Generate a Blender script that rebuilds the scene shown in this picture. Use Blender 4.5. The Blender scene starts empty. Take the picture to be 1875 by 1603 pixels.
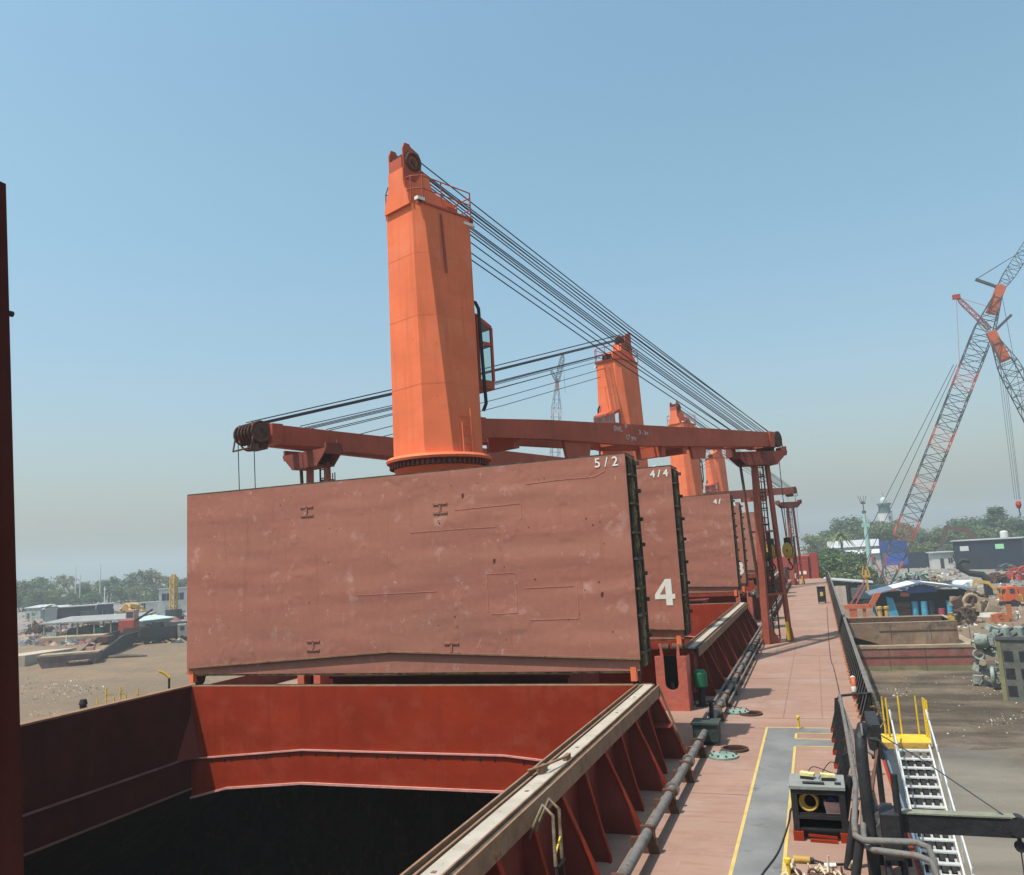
import bpy, bmesh, math, random
from math import sin, cos, pi, radians, sqrt, atan2
from mathutils import Vector as V, Matrix
random.seed(7)
SC = bpy.context.scene
COL = SC.collection
SKYS, SUNS, EXPO = .122, 4.9, .20
# ---------------------------------------------------------------- camera model
YAW, PITCH, ROLL, FOC = radians(19.50516), radians(8.29705), radians(-3.23605), 1510.2
CF = V((-sin(YAW)*cos(PITCH), cos(YAW)*cos(PITCH), sin(PITCH)))
_r = V((cos(YAW), sin(YAW), 0)); _u = _r.cross(CF)
CR = cos(ROLL)*_r + sin(ROLL)*_u
CU = -sin(ROLL)*_r + cos(ROLL)*_u
CP = V((0, 0, 6.0))
def ray(px, py): return CF + (px-937.5)/FOC*CR - (py-801.5)/FOC*CU
def AT(px, py, Y):
    d = ray(px, py); return CP + d*(Y/d.y)
def g(x, y):                       # height of the beach and the land behind it
    t = min(1, max(0, (x+60)/70)); k = t*t*(3-2*t); s = y-(30+48*k)
    pts = [(-400,-15),(-60,-13),(0,-11.2),(60,-10.4),(230,-6.5),(450,-4.5),(9999,-4)]
    for (a,za),(b,zb) in zip(pts, pts[1:]):
        if s <= b: return za+(zb-za)*(max(s,a)-a)/(b-a)
    return -4
def AG(px, py):                    # where a sight line meets the land
    d = ray(px, py); t = 20
    while t < 3000:
        p = CP+d*t
        if p.z < g(p.x, p.y): break
        t *= 1.003
    return p
# ---------------------------------------------------------------- materials
def S(r, gg, b):
    f = lambda c: ((c/255+.055)/1.055)**2.4 if c > 10 else c/255/12.92
    return (f(r), f(gg), f(b))
MATS = {}
def mat(name, col, rough=.6, var=.18, scale=1.2, rust=0, rcol=(.09,.035,.018), rscale=2.5, streak=0, dust=0, dcol=(.45,.36,.30), dscale=.7,
        bump=.05, bscale=6, metal=0, spec=.22, band=0, bst=.5, bdet=6):
    if name in MATS: return MATS[name]
    m = bpy.data.materials.new(name); m.use_nodes = True
    nt = m.node_tree; N = nt.nodes; L = nt.links
    bs = N['Principled BSDF']; bs.inputs['Roughness'].default_value = rough; bs.inputs['Metallic'].default_value = metal
    bs.inputs['Specular IOR Level'].default_value = spec
    geo = N.new('ShaderNodeNewGeometry'); pos = geo.outputs['Position']
    def noise(sc, det=5, vec=pos, ro=.6):
        n = N.new('ShaderNodeTexNoise'); n.inputs['Scale'].default_value = sc; n.inputs['Detail'].default_value = det; n.inputs['Roughness'].default_value = ro
        L.new(vec, n.inputs['Vector']); return n.outputs['Fac']
    def ramp(src, a, b, lo=0, hi=1):
        r = N.new('ShaderNodeMapRange'); r.inputs[1].default_value = a; r.inputs[2].default_value = b; r.inputs[3].default_value = lo; r.inputs[4].default_value = hi
        L.new(src, r.inputs[0]); return r.outputs[0]
    def mix(fac, a, b):
        x = N.new('ShaderNodeMix'); x.data_type = 'RGBA'
        L.new(fac, x.inputs[0])
        for v, i in ((a, 6), (b, 7)):
            if isinstance(v, tuple): x.inputs[i].default_value = (*v, 1)
            else: L.new(v, x.inputs[i])
        return x.outputs[2]
    lo = tuple(c*(1-var) for c in col); hi = tuple(min(1, c*(1+var)) for c in col)
    c = mix(ramp(noise(scale), .3, .7), lo, hi)
    if band:
        sx = N.new('ShaderNodeSeparateXYZ'); L.new(pos, sx.inputs[0])
        w = N.new('ShaderNodeTexNoise'); w.noise_dimensions = '1D'; w.inputs['Scale'].default_value = 1.1; w.inputs['Detail'].default_value = 2
        L.new(sx.outputs[2], w.inputs['W'])
        c = mix(ramp(w.outputs['Fac'], .35, .65, 0, band), c, tuple(x*.72 for x in col))
    if dust: c = mix(ramp(noise(dscale, 6), .50, .75, 0, dust), c, dcol)
    if streak:
        mp = N.new('ShaderNodeMapping'); mp.inputs['Scale'].default_value = (3.2, 3.2, .16); L.new(pos, mp.inputs[0])
        c = mix(ramp(noise(1.0, 6, mp.outputs[0]), .52, .78, 0, streak), c, rcol)
    if rust:
        c = mix(ramp(noise(rscale, 9, ro=.7), .66-.25*rust, .72-.18*rust, 0, .9), c, rcol)
    L.new(c, bs.inputs['Base Color'])
    L.new(ramp(noise(scale*2.3), .3, .7, max(0, rough-.12), min(1, rough+.12)), bs.inputs['Roughness'])
    if bump:
        b = N.new('ShaderNodeBump'); b.inputs['Strength'].default_value = bst; b.inputs['Distance'].default_value = bump
        L.new(noise(bscale, bdet), b.inputs['Height']); L.new(b.outputs[0], bs.inputs['Normal'])
    MATS[name] = m; return m
ORANGE = mat('orange crane paint', (.76,.172,.072), .65, .10, .5, rust=.10, streak=.55, rcol=(.42,.10,.05), dust=.35, dcol=(.76,.285,.165), spec=.12, band=.15, bump=.02, bscale=3)
JIB = mat('crane paint darkened as shade', (.40,.080,.040), .6, .14, .6, rust=.16, streak=.3, rcol=(.14,.04,.025), bump=.02)  # darker copy of the crane paint, the jib's shade put into its colour
RUSTY = mat('dark rusty iron', (.10,.05,.035), .8, .3, 3, rust=.5, rcol=(.05,.025,.015))
def cover_mat():
    m = bpy.data.materials.new('weathered hatch cover paint'); m.use_nodes = True; nt = m.node_tree; N = nt.nodes; L = nt.links
    bs = N['Principled BSDF']; bs.inputs['Roughness'].default_value = .68; bs.inputs['Specular IOR Level'].default_value = .18
    tc = N.new('ShaderNodeNewGeometry').outputs['Position']
    def nz(sc, det=4, ro=.55, st=None):
        v = tc
        if st: mp = N.new('ShaderNodeMapping'); mp.inputs['Scale'].default_value = st; L.new(tc, mp.inputs[0]); v = mp.outputs[0]
        n = N.new('ShaderNodeTexNoise'); n.inputs['Scale'].default_value = sc; n.inputs['Detail'].default_value = det; n.inputs['Roughness'].default_value = ro; L.new(v, n.inputs['Vector']); return n.outputs['Fac']
    def mr(src, a, b, lo=0, hi=1):
        r = N.new('ShaderNodeMapRange'); r.inputs[1].default_value = a; r.inputs[2].default_value = b; r.inputs[3].default_value = lo; r.inputs[4].default_value = hi; L.new(src, r.inputs[0]); return r.outputs[0]
    def mix(f, a, b):
        x = N.new('ShaderNodeMix'); x.data_type = 'RGBA'; L.new(f, x.inputs[0])
        for v, k in ((a,6),(b,7)):
            if isinstance(v, tuple): x.inputs[k].default_value = (*v,1)
            else: L.new(v, x.inputs[k])
        return x.outputs[2]
    def mul(a, b):
        x = N.new('ShaderNodeMath'); x.operation = 'MULTIPLY'; L.new(a, x.inputs[0]); L.new(b, x.inputs[1]); return x.outputs[0]
    c = mix(mr(nz(.16,2),.35,.65), (.370,.146,.100), (.318,.132,.092))
    c = mix(mr(nz(1.0,3,.5,(.10,.10,1.25)),.40,.62,0,.55), c, (.315,.112,.080))          # plate bands between the stiffeners
    c = mix(mr(nz(1.0,5,.6,(1.5,1.5,.12)),.50,.80,0,.40), c, (.29,.105,.075))            # run marks
    c = mix(mr(nz(5.0,6,.7),.45,.75,0,.35), c, (.44,.19,.145))                           # fine chalking
    c = mix(mul(mr(nz(1.5,3),.60,.72), mr(nz(7,5,.7),.35,.6,.12,.6)), c, (.50,.30,.25)) # pale scuffs
    c = mix(mr(nz(2.2,9,.75),.70,.76,0,.8), c, (.19,.07,.045))
    c = mix(mr(nz(1.0,6,.65,(4.5,4.5,.22)),.60,.78,0,.55), c, (.22,.075,.048))                           # chips
    c = mix(mul(mr(nz(3.0,4,.6,(1,1,.6)),.635,.70), mr(nz(14,4,.7),.48,.66,0,.8)), c, (.56,.37,.31))      # sharp scrapes
    L.new(c, bs.inputs['Base Color'])
    b1 = N.new('ShaderNodeBump'); b1.inputs['Strength'].default_value = .55; b1.inputs['Distance'].default_value = .11; L.new(nz(1.0,1,.4,(.35,.35,1.3)), b1.inputs['Height'])
    b2 = N.new('ShaderNodeBump'); b2.inputs['Strength'].default_value = .5; b2.inputs['Distance'].default_value = .018; L.new(mr(nz(1.1,2),.58,.70), b2.inputs['Height']); L.new(b1.outputs[0], b2.inputs['Normal'])
    L.new(b2.outputs[0], bs.inputs['Normal']); return m
COVER = cover_mat()
COAM = mat('red coaming paint', (.285,.031,.011), .65, .18, .55, dust=.45, dcol=(.33,.078,.045), dscale=1.3, streak=.55, rcol=(.18,.022,.009), rust=.10, bump=.05, bscale=1.2, band=.35, spec=.08)
DARKRED = mat('dark red coaming side paint', (.15,.026,.018), .55, .2, .7, rust=.1, dust=.15, dcol=(.2,.1,.08), bump=.03)
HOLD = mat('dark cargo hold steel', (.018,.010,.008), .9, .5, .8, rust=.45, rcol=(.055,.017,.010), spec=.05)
def deck_mat():
    m = mat('dusty red deck paint', (.285,.175,.133), .85, .10, .30, dust=.7, dcol=(.335,.25,.205), dscale=.4, bump=.012, bscale=5, spec=.12)
    nt = m.node_tree; N = nt.nodes; L = nt.links; bs = N['Principled BSDF']; src = bs.inputs['Base Color'].links[0].from_socket; pos = N.new('ShaderNodeNewGeometry').outputs['Position']
    def nz(sc, det, st=(1,1,1), rot=0):
        mp = N.new('ShaderNodeMapping'); mp.inputs['Scale'].default_value = st; mp.inputs['Rotation'].default_value = (0,0,rot); L.new(pos, mp.inputs[0])
        n = N.new('ShaderNodeTexNoise'); n.inputs['Scale'].default_value = sc; n.inputs['Detail'].default_value = det; n.inputs['Roughness'].default_value = .68; L.new(mp.outputs[0], n.inputs['Vector']); return n.outputs['Fac']
    def over(c, f, a, b, hi, col):
        r = N.new('ShaderNodeMapRange'); r.inputs[1].default_value = a; r.inputs[2].default_value = b; r.inputs[4].default_value = hi; L.new(f, r.inputs[0])
        x = N.new('ShaderNodeMix'); x.data_type = 'RGBA'; L.new(r.outputs[0], x.inputs[0]); L.new(c, x.inputs[6]); x.inputs[7].default_value = (*col,1); return x.outputs[2]
    c = over(src, nz(1.3,7,(.5,2.6,1),.2), .50, .72, .75, (.225,.105,.075))      # scraped transverse streaks of red
    c = over(c, nz(.55,8), .57, .66, .5, (.215,.125,.10))                        # worn patches
    c = over(c, nz(2.1,9,(1,.6,1)), .66, .74, .75, (.15,.085,.065))              # rust and grime spots
    c = over(c, nz(1.7,6,(2.2,.35,1),-.1), .62, .74, .5, (.38,.31,.27))          # pale drag marks
    L.new(c, bs.inputs['Base Color']); return m
DECK = deck_mat()
WALK = mat('grey walkway paint', (.165,.165,.162), .8, .22, .6, dust=.6, dcol=(.23,.21,.195), dscale=.9, rust=.30, rscale=1.1, rcol=(.105,.10,.10), streak=0, spec=.12, bump=.01)
YEL = mat('yellow line paint', (.50,.36,.11), .7, .2, 2, dust=.5, dcol=(.36,.27,.17), dscale=2)
YELR = mat('yellow rail paint', (.66,.43,.03), .5, .15, 3, rust=.12, rcol=(.3,.13,.03))
BLACK = mat('black painted steel', (.022,.022,.024), .55, .3, 2, rust=.2, rcol=(.06,.03,.02), dust=.2, dcol=(.09,.08,.075))
DGREY = mat('dark grey steel', (.085,.085,.085), .6, .25, 2, rust=.2, dust=.3, dcol=(.2,.18,.16))
GREYP = mat('worn grey pipe paint', (.145,.135,.125), .65, .3, 2.5, rust=.42, rcol=(.11,.06,.04), dust=.45, dcol=(.24,.20,.17), spec=.15)
RAILW = mat('pale worn track plate', (.37,.325,.27), .75, .16, 2.0, rust=.26, rscale=3.0, rcol=(.22,.13,.07), dust=.4, dcol=(.46,.41,.35), dscale=1.6, spec=.1, bump=.01)
TRIM = mat('brown coaming trim', (.22,.125,.075), .7, .3, 2.5, rust=.25, rcol=(.1,.05,.03), dust=.3, dcol=(.4,.28,.18))
RUBBER = mat('brown rubber seal and grime', (.055,.045,.035), .8, .4, 3, rust=.2, dust=.35, dcol=(.25,.19,.08), dscale=2.2)
SEALY = mat('yellowed seal edge', (.24,.17,.07), .8, .35, 3, rust=.75, rcol=(.06,.045,.03), rscale=2.5)
WHITE = mat('white marking paint', (.72,.70,.62), .7, .08, 4, rust=.06, rscale=8, rcol=(.45,.25,.2), bump=0)
FADEW = mat('faded white lettering', (.55,.43,.40), .7, .15, 6, bump=0)
WHITEW = mat('white building wall', (.52,.52,.50), .8, .12, .4, streak=.25, rcol=(.35,.33,.30))
CONC = mat('grey concrete wall', (.36,.35,.34), .85, .15, .3, streak=.3, rcol=(.2,.19,.18))
ROOFG = mat('grey tin roof', (.40,.40,.41), .6, .15, .5, rust=.1, dust=.3, dcol=(.5,.46,.42))
ROOFD = mat('dark blue tin roof', (.13,.16,.22), .6, .2, .6, dust=.3, dcol=(.25,.26,.28))
DBLUE = mat('dark blue cladding', (.014,.020,.038), .6, .2, .4, dust=.2, dcol=(.04,.045,.06))
BLUE = mat('bright blue sheet', (.04,.07,.23), .55, .2, .5, dust=.2, dcol=(.15,.2,.4))
CYAN = mat('turquoise painted drum', (.06,.30,.46), .5, .2, 1, rust=.15)
PGREEN = mat('pale green machine paint', (.245,.285,.255), .75, .3, 1.2, rust=.45, rcol=(.10,.085,.07), rscale=1.1, dust=.6, dcol=(.33,.33,.30), streak=.3)
DGREEN = mat('dark green paint', (.015,.13,.07), .5, .2, 2, dust=.2, dcol=(.15,.28,.22))
REDM = mat('bright red machine paint', (.36,.05,.035), .5, .2, 1, rust=.12)
ORM = mat('orange machine paint', (.46,.115,.05), .5, .15, 1, rust=.1)
YELM = mat('yellow machine paint', (.48,.29,.06), .55, .2, 1, rust=.15, dust=.3, dcol=(.5,.36,.2))
TAN = mat('dusty tan steel', (.30,.225,.15), .85, .3, .5, rust=.4, rcol=(.2,.12,.07))
RUSTB = mat('rusty barge side', (.21,.135,.09), .85, .35, .5, rust=.5, rscale=.45, rcol=(.085,.06,.05), dust=.9, dcol=(.30,.24,.155), dscale=.4, streak=.6)
REDB = mat('faded red barge plating', (.25,.085,.07), .85, .3, .5, rust=.45, rscale=.5, rcol=(.12,.075,.05), dust=.9, dcol=(.27,.19,.13), dscale=.4, streak=.6)
MUDG = mat('mud green slime', (.19,.18,.09), .85, .3, .5, rust=.2)
GLASS = None
def glass():
    m = bpy.data.materials.new('cab window glass'); m.use_nodes = True; nt = m.node_tree; N = nt.nodes
    out = N['Material Output']; N.remove(N['Principled BSDF'])
    gl = N.new('ShaderNodeBsdfGlossy'); gl.inputs['Roughness'].default_value = .05; gl.inputs['Color'].default_value = (.9,.95,.95,1)
    tr = N.new('ShaderNodeBsdfTransparent'); tr.inputs['Color'].default_value = (.82,.90,.86,1)
    mx = N.new('ShaderNodeMixShader'); fr = N.new('ShaderNodeFresnel'); fr.inputs[0].default_value = 1.5
    nt.links.new(fr.outputs[0], mx.inputs[0]); nt.links.new(tr.outputs[0], mx.inputs[1]); nt.links.new(gl.outputs[0], mx.inputs[2]); nt.links.new(mx.outputs[0], out.inputs[0])
    return m
GLASS = glass()
WIN = mat('dark window pane', (.03,.04,.055), .15, .2, 2, bump=0, spec=.6)
ROPE = mat('tarry wire rope', (.045,.05,.06), .6, .2, 4, bump=0)
NETM = mat('pale rope', (.50,.42,.30), .85, .25, 5)
PINK = mat('pink plastic bag', (.62,.36,.32), .6, .2, 6, bump=.02)
NAVY = mat('navy cloth', (.02,.03,.10), .9, .4, 8, bump=.02)
ALU = mat('worn aluminium', (.62,.62,.60), .45, .12, 3, metal=.35, dust=.3, dcol=(.5,.48,.45))
LATG = mat('lattice dark steel', (.07,.075,.085), .6, .2, .4, bump=0)
LATR = mat('lattice red paint', (.36,.10,.075), .6, .15, .4, bump=0)
MASTG = mat('pale green mast paint', (.28,.45,.40), .6, .15, 1, rust=.08)
BARK = mat('tree bark', (.11,.08,.06), .9, .3, 2)
SKIN = mat('brown skin', (.22,.11,.07), .6, .05, 5, bump=0)
def leafmat(name, col, var=.35):
    m = bpy.data.materials.new(name); m.use_nodes = True; nt = m.node_tree; N = nt.nodes; L = nt.links
    bs = N['Principled BSDF']; bs.inputs['Roughness'].default_value = .6
    gi = N.new('ShaderNodeNewGeometry'); rp = N.new('ShaderNodeMapRange'); rp.inputs[3].default_value = 1-var; rp.inputs[4].default_value = 1+var
    L.new(gi.outputs['Random Per Island'], rp.inputs[0])
    mx = N.new('ShaderNodeVectorMath'); mx.operation = 'SCALE'; mx.inputs[0].default_value = col
    L.new(rp.outputs[0], mx.inputs['Scale']); L.new(mx.outputs[0], bs.inputs['Base Color'])
    tl = N.new('ShaderNodeBsdfTranslucent'); L.new(mx.outputs[0], tl.inputs[0]); ms = N.new('ShaderNodeMixShader'); ms.inputs[0].default_value = .25
    L.new(bs.outputs[0], ms.inputs[1]); L.new(tl.outputs[0], ms.inputs[2]); L.new(ms.outputs[0], N['Material Output'].inputs[0])
    return m
LEAF = [leafmat('deep green leaves', (.075,.125,.035)), leafmat('olive leaves', (.13,.155,.045)), leafmat('grey green leaves', (.10,.13,.065)), leafmat('dry brown green leaves', (.17,.15,.08))]
# ---------------------------------------------------------------- mesh builder
class MB:
    def __init__(s): s.v = []; s.f = []; s.mi = []; s.sm = []; s.cur = 0; s.mats = []
    def use(s, m):
        if m not in s.mats: s.mats.append(m)
        s.cur = s.mats.index(m); return s
    def face(s, pts, smooth=False):
        i = len(s.v); s.v += [tuple(p) for p in pts]; s.f.append(tuple(range(i, i+len(pts)))); s.mi.append(s.cur); s.sm.append(smooth)
    def add(s, vs, fs, smooth=False):
        i = len(s.v); s.v += [tuple(p) for p in vs]
        for f in fs: s.f.append(tuple(i+k for k in f)); s.mi.append(s.cur); s.sm.append(smooth)
    def box(s, c, d, rot=None):
        c = V(c); x, y, z = d[0]/2, d[1]/2, d[2]/2
        vs = [V((a*x, b*y, e*z)) for e in (-1, 1) for b in (-1, 1) for a in (-1, 1)]
        if rot is not None: vs = [rot @ p for p in vs]
        s.add([c+p for p in vs], [(0,2,3,1),(4,5,7,6),(0,1,5,4),(2,6,7,3),(0,4,6,2),(1,3,7,5)]); return s
    def b6(s, x0, x1, y0, y1, z0, z1): return s.box(((x0+x1)/2,(y0+y1)/2,(z0+z1)/2), (abs(x1-x0),abs(y1-y0),abs(z1-z0)))
    def bar(s, p0, p1, w, h=None, up=V((0,0,1))):
        p0, p1 = V(p0), V(p1); h = h or w; d = (p1-p0); 
        if d.length < 1e-6: return s
        d.normalize()
        if abs(d.dot(up)) > .98: up = V((0,1,0))
        a = d.cross(up).normalized(); b = a.cross(d)
        vs = [p + a*(i*w/2) + b*(j*h/2) for p in (p0, p1) for i, j in ((-1,-1),(1,-1),(1,1),(-1,1))]
        s.add(vs, [(0,3,2,1),(4,5,6,7),(0,1,5,4),(1,2,6,5),(2,3,7,6),(3,0,4,7)]); return s
    def tube(s, pts, r, n=8, cap=True):
        pts = [V(p) for p in pts]; R = r if isinstance(r, (list, tuple)) else [r]*len(pts)
        rings = []; prev = None
        for i, p in enumerate(pts):
            d = (pts[min(i+1, len(pts)-1)]-pts[max(i-1, 0)]).normalized()
            if prev is None:
                up = V((0,0,1)) if abs(d.z) < .9 else V((1,0,0)); a = d.cross(up).normalized()
            else: a = (prev - d*prev.dot(d)).normalized()
            prev = a; b = d.cross(a)
            rings.append([p + (a*cos(2*pi*k/n)+b*sin(2*pi*k/n))*R[i] for k in range(n)])
        vs = [q for rg in rings for q in rg]; fs = []
        for i in range(len(rings)-1):
            for k in range(n): fs.append((i*n+k, i*n+(k+1)%n, (i+1)*n+(k+1)%n, (i+1)*n+k))
        s.add(vs, fs, n > 5)
        if cap: s.face(rings[0][::-1]); s.face(rings[-1])
        return s
    def lathe(s, prof, c=(0,0,0), n=24, axis='z', smooth=True):
        c = V(c); ax = {'z': lambda r,h,a: V((r*cos(a), r*sin(a), h)), 'x': lambda r,h,a: V((h, r*cos(a), r*sin(a))), 'y': lambda r,h,a: V((r*sin(a), h, r*cos(a)))}[axis]
        for i in range(len(prof)-1):
            (r0,h0),(r1,h1) = prof[i], prof[i+1]
            vs = [c+ax(r0,h0,2*pi*k/n) for k in range(n)]+[c+ax(r1,h1,2*pi*k/n) for k in range(n)]
            s.add(vs, [(k,(k+1)%n,n+(k+1)%n,n+k) for k in range(n)], smooth)
        return s
    def disc(s, c, r, h, axis='z', n=20):
        return s.lathe([(0.001,-h/2),(r,-h/2),(r,h/2),(0.001,h/2)], c, n, axis, False)
    def prism(s, poly, axis, a0, a1):      # polygon in the two other axes, extruded along axis
        m = {'x': lambda p,a: (a,p[0],p[1]), 'y': lambda p,a: (p[0],a,p[1]), 'z': lambda p,a: (p[0],p[1],a)}[axis]
        n = len(poly); vs = [m(p,a0) for p in poly]+[m(p,a1) for p in poly]
        s.add(vs, [tuple(range(n))[::-1], tuple(range(n,2*n))]+[(k,(k+1)%n,n+(k+1)%n,n+k) for k in range(n)]); return s
    def loft(s, ra, rb, cap=True):
        n = len(ra); s.add(list(ra)+list(rb), [(k,(k+1)%n,n+(k+1)%n,n+k) for k in range(n)])
        if cap: s.face(list(ra)[::-1]); s.face(rb)
        return s
    def torus(s, c, R, r, axis='z', n=28, m=8, a0=0, a1=2*pi):
        c = V(c); ax = {'z': lambda p: V((p[0],p[1],p[2])), 'y': lambda p: V((p[0],p[2],p[1])), 'x': lambda p: V((p[2],p[0],p[1]))}[axis]
        full = abs(a1-a0-2*pi) < 1e-4; N = n if full else n+1; vs = []
        for i in range(N):
            a = a0+(a1-a0)*i/n
            for j in range(m):
                b = 2*pi*j/m; q = R+r*cos(b); vs.append(c+ax((q*cos(a), q*sin(a), r*sin(b))))
        fs = [(i*m+j, ((i+1)%N)*m+j, ((i+1)%N)*m+(j+1)%m, i*m+(j+1)%m) for i in range(n) for j in range(m)]
        s.add(vs, fs, True); return s
    def xf(s, M, start=0):
        for i in range(start, len(s.v)): s.v[i] = tuple(M @ V(s.v[i]))
        return s
    def build(s, name, m=None, parent=None, loc=None):
        me = bpy.data.meshes.new(name); me.from_pydata(s.v, [], s.f)
        if m is not None and not s.mats: s.mats = [m]
        for x in s.mats: me.materials.append(x)
        me.polygons.foreach_set('material_index', s.mi); me.polygons.foreach_set('use_smooth', s.sm)
        bm = bmesh.new(); bm.from_mesh(me); bmesh.ops.recalc_face_normals(bm, faces=bm.faces); bm.to_mesh(me); bm.free(); me.update()
        return link(name, me, parent, loc)
def link(name, me, parent=None, loc=None):
    o = bpy.data.objects.new(name, me); COL.objects.link(o)
    if parent: o.parent = parent
    if loc is not None: o.location = loc
    return o
def tag(o, label=None, cat=None, group=None, kind=None):
    for k, v in (('label',label),('category',cat),('group',group),('kind',kind)):
        if v: o[k] = v
    return o
def thing(name, label, cat, loc=(0,0,0), rz=0, group=None):
    o = bpy.data.objects.new(name, None); COL.objects.link(o); o.location = loc; o.rotation_euler = (0,0,rz); o.empty_display_size = .3
    return tag(o, label, cat, group)
def copy_tree(o, parent=None):
    c = o.copy(); COL.objects.link(c)
    if parent: c.parent = parent
    for ch in [x for x in bpy.data.objects if x.parent == o]: copy_tree(ch, c)
    return c
def dup(o, loc, rz=None, label=None, scale=None):
    c = copy_tree(o); c.location = loc
    if rz is not None: c.rotation_euler = (0,0,rz)
    if label: c['label'] = label
    if scale: c.scale = (scale,)*3 if not isinstance(scale, tuple) else scale
    return c
def text(name, s, size, m, parent, loc, rot=(pi/2,0,0), bold=0, sx=1):
    cu = bpy.data.curves.new(name, 'FONT'); cu.body = s; cu.size = size; cu.align_x = 'CENTER'; cu.align_y = 'CENTER'; cu.extrude = .004; cu.offset = bold
    t = bpy.data.objects.new(name+'_tmp', cu); COL.objects.link(t)
    me = bpy.data.meshes.new_from_object(t.evaluated_get(bpy.context.evaluated_depsgraph_get())); bpy.data.objects.remove(t)
    me.materials.clear(); me.materials.append(m)
    o = link(name, me, parent, loc); o.rotation_euler = rot; o.scale = (sx,1,1); return o
# ================================================================ THE SHIP
XS, XP, XC = 1.15, -28.15, -13.5          # starboard side, port side, centre line
HX0, HX1 = -21.9, -5.1                    # hatch opening
HATCH = [(5, 4.4, 25.2), (4, 34.6, 60.3), (3, 69.8, 95.5), (2, 105, 130.5)]
ship = thing('cargo_ship', 'long rusty red bulk carrier with open hatches seen along its own deck', 'ship', (XC, 60, 0))
def sp(name, mb, m=None, parent=None):   # a part of the ship, built in world metres
    p = parent or ship
    o = mb.build(name, m); o.parent = p
    if p is ship: o.location = -V(ship.location)
    return o
# hull shell
def outline(zz):
    k = 1-.10*max(0, -zz-3)/9
    st = [(XS, -14), (XS, 140), (XS-1.5, 148), (XS-5, 157), (XS-10, 163), (XC, 166)]
    pts = st + [(2*XC-x, y) for x, y in st[-2::-1]]
    return [V((XC+(x-XC)*(k if y > 141 else 1), y, zz)) for x, y in pts]
mb = MB(); mb.loft(outline(-.02), outline(-14), cap=False)
mb.face([V((XS,-14,-.02)), V((XP,-14,-.02)), V((XP,-14,-14)), V((XS,-14,-14))])
sp('hull', mb, mat('dark red hull paint', (.16,.04,.03), .6, .25, .4, rust=.3, streak=.4))
# deck plating with an opening for each hatch
mb = MB(); mb.b6(HX1+.1, XS, -14, 141, -.06, 0); mb.b6(XP, HX0-.1, -14, 141, -.06, 0)
ys = [-14]+[y for h in HATCH for y in (h[1]-.2,h[2]+.2)]+[141]
for a, b in zip(ys[::2], ys[1::2]): mb.b6(HX0-.1, HX1+.1, a, b, -.06, 0)
mb.prism([(XS,141),(XS-.2,141.5),(XS-1.5,148),(XS-5,157),(XS-10,163),(XC,166),(2*XC-XS+10,163),(2*XC-XS+5,157),(2*XC-XS+1.5,148),(XP,141)], 'z', -.06, 0)
deck = sp('deck', mb, DECK)
# weld seams and plate laps on the deck
BWS = mat('brown weld seam', (.215,.125,.095), .8, .2, 3)
for y in (12.2, 21.6, 30.9, 39.8, 47.5, 56.2, 68.4, 79.5, 92, 104): mb = MB(); mb.b6(-3.5, .55, y, y+.035, 0, .006); sp('deck_seam', mb, BWS, deck)
for x, a, b in ((-1.62, 30.9, 56), (-.35, 31, 47.5), (-2.6, 47.5, 92)): mb = MB(); mb.b6(x, x+.03, a, b, 0, .0065); sp('deck_seam', mb, BWS, deck)
# grey walkway with yellow edges
mb = MB(); mb.b6(-2.03, -1.17, 3, 29.35, .004, .008); mb.b6(-1.17, .25, 28.62, 29.35, .004, .008); mb.b6(-1.17, .25, 26.85, 27.75, .004, .008)
walk = sp('walkway', mb, WALK)
mb = MB()
for a in ((-2.10,-2.03,3,29.42),(-1.17,-1.10,3,26.80),(-1.17,-1.10,27.80,28.57)): mb.b6(*a, .004, .0085)
for y0, y1 in ((29.35,29.42),(28.55,28.62),(27.75,27.82),(26.78,26.85)): mb.b6(-1.17 if y0 > 29.3 else -1.10, .25, y0, y1, .004, .0085)
mb.b6(-2.03, -1.17, 29.35, 29.42, .004, .0085)
sp('walkway_edge_line', mb, YEL, walk)
# cargo hold under hatch 5 and the shallow wells of the other hatches
mb = MB()
y0, y1 = -2.5, 29.6
mb.face([(-27.5,y1,-14),(.4,y1,-14),(.4,y1,-.07),(-27.5,y1,-.07)]); mb.face([(-27.5,y0,-14),(.4,y0,-14),(.4,y0,-.07),(-27.5,y0,-.07)])
mb.face([(-27.5,y0,-14),(.4,y0,-14),(.4,y1,-14),(-27.5,y1,-14)])
mb.face([(-27.5,y0,-14),(-27.5,y1,-14),(-27.5,y1,-.07),(-27.5,y0,-.07)]); mb.face([(.4,y0,-14),(.4,y1,-14),(.4,y1,-.07),(.4,y0,-.07)])
mb.face([(-21.9,y0,-1.5),(-21.9,y1,-1.5),(-27.4,y1,-6),(-27.4,y0,-6)]); mb.face([(-5.1,y0,-1.5),(-5.1,y1,-1.5),(.3,y1,-6),(.3,y0,-6)])
for i in range(18):                      # corrugated bulkhead
    x = -26.6+i*1.5; mb.prism([(x,29.5),(x+.25,29.1),(x+.75,29.1),(x+1,29.5)], 'z', -14, -1.6)
mb.bar((-9.6,28.9,-2), (-7.6,28.6,-4.4), .12); mb.bar((-7.6,28.6,-4.4), (-8.3,28.6,-8), .12)
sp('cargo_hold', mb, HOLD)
mb = MB()
for n, a, b in HATCH[1:]: mb.face([(HX0,a,-6),(HX1,a,-6),(HX1,b,-6),(HX0,b,-6)])
sp('hold_cover', mb, HOLD)
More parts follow.
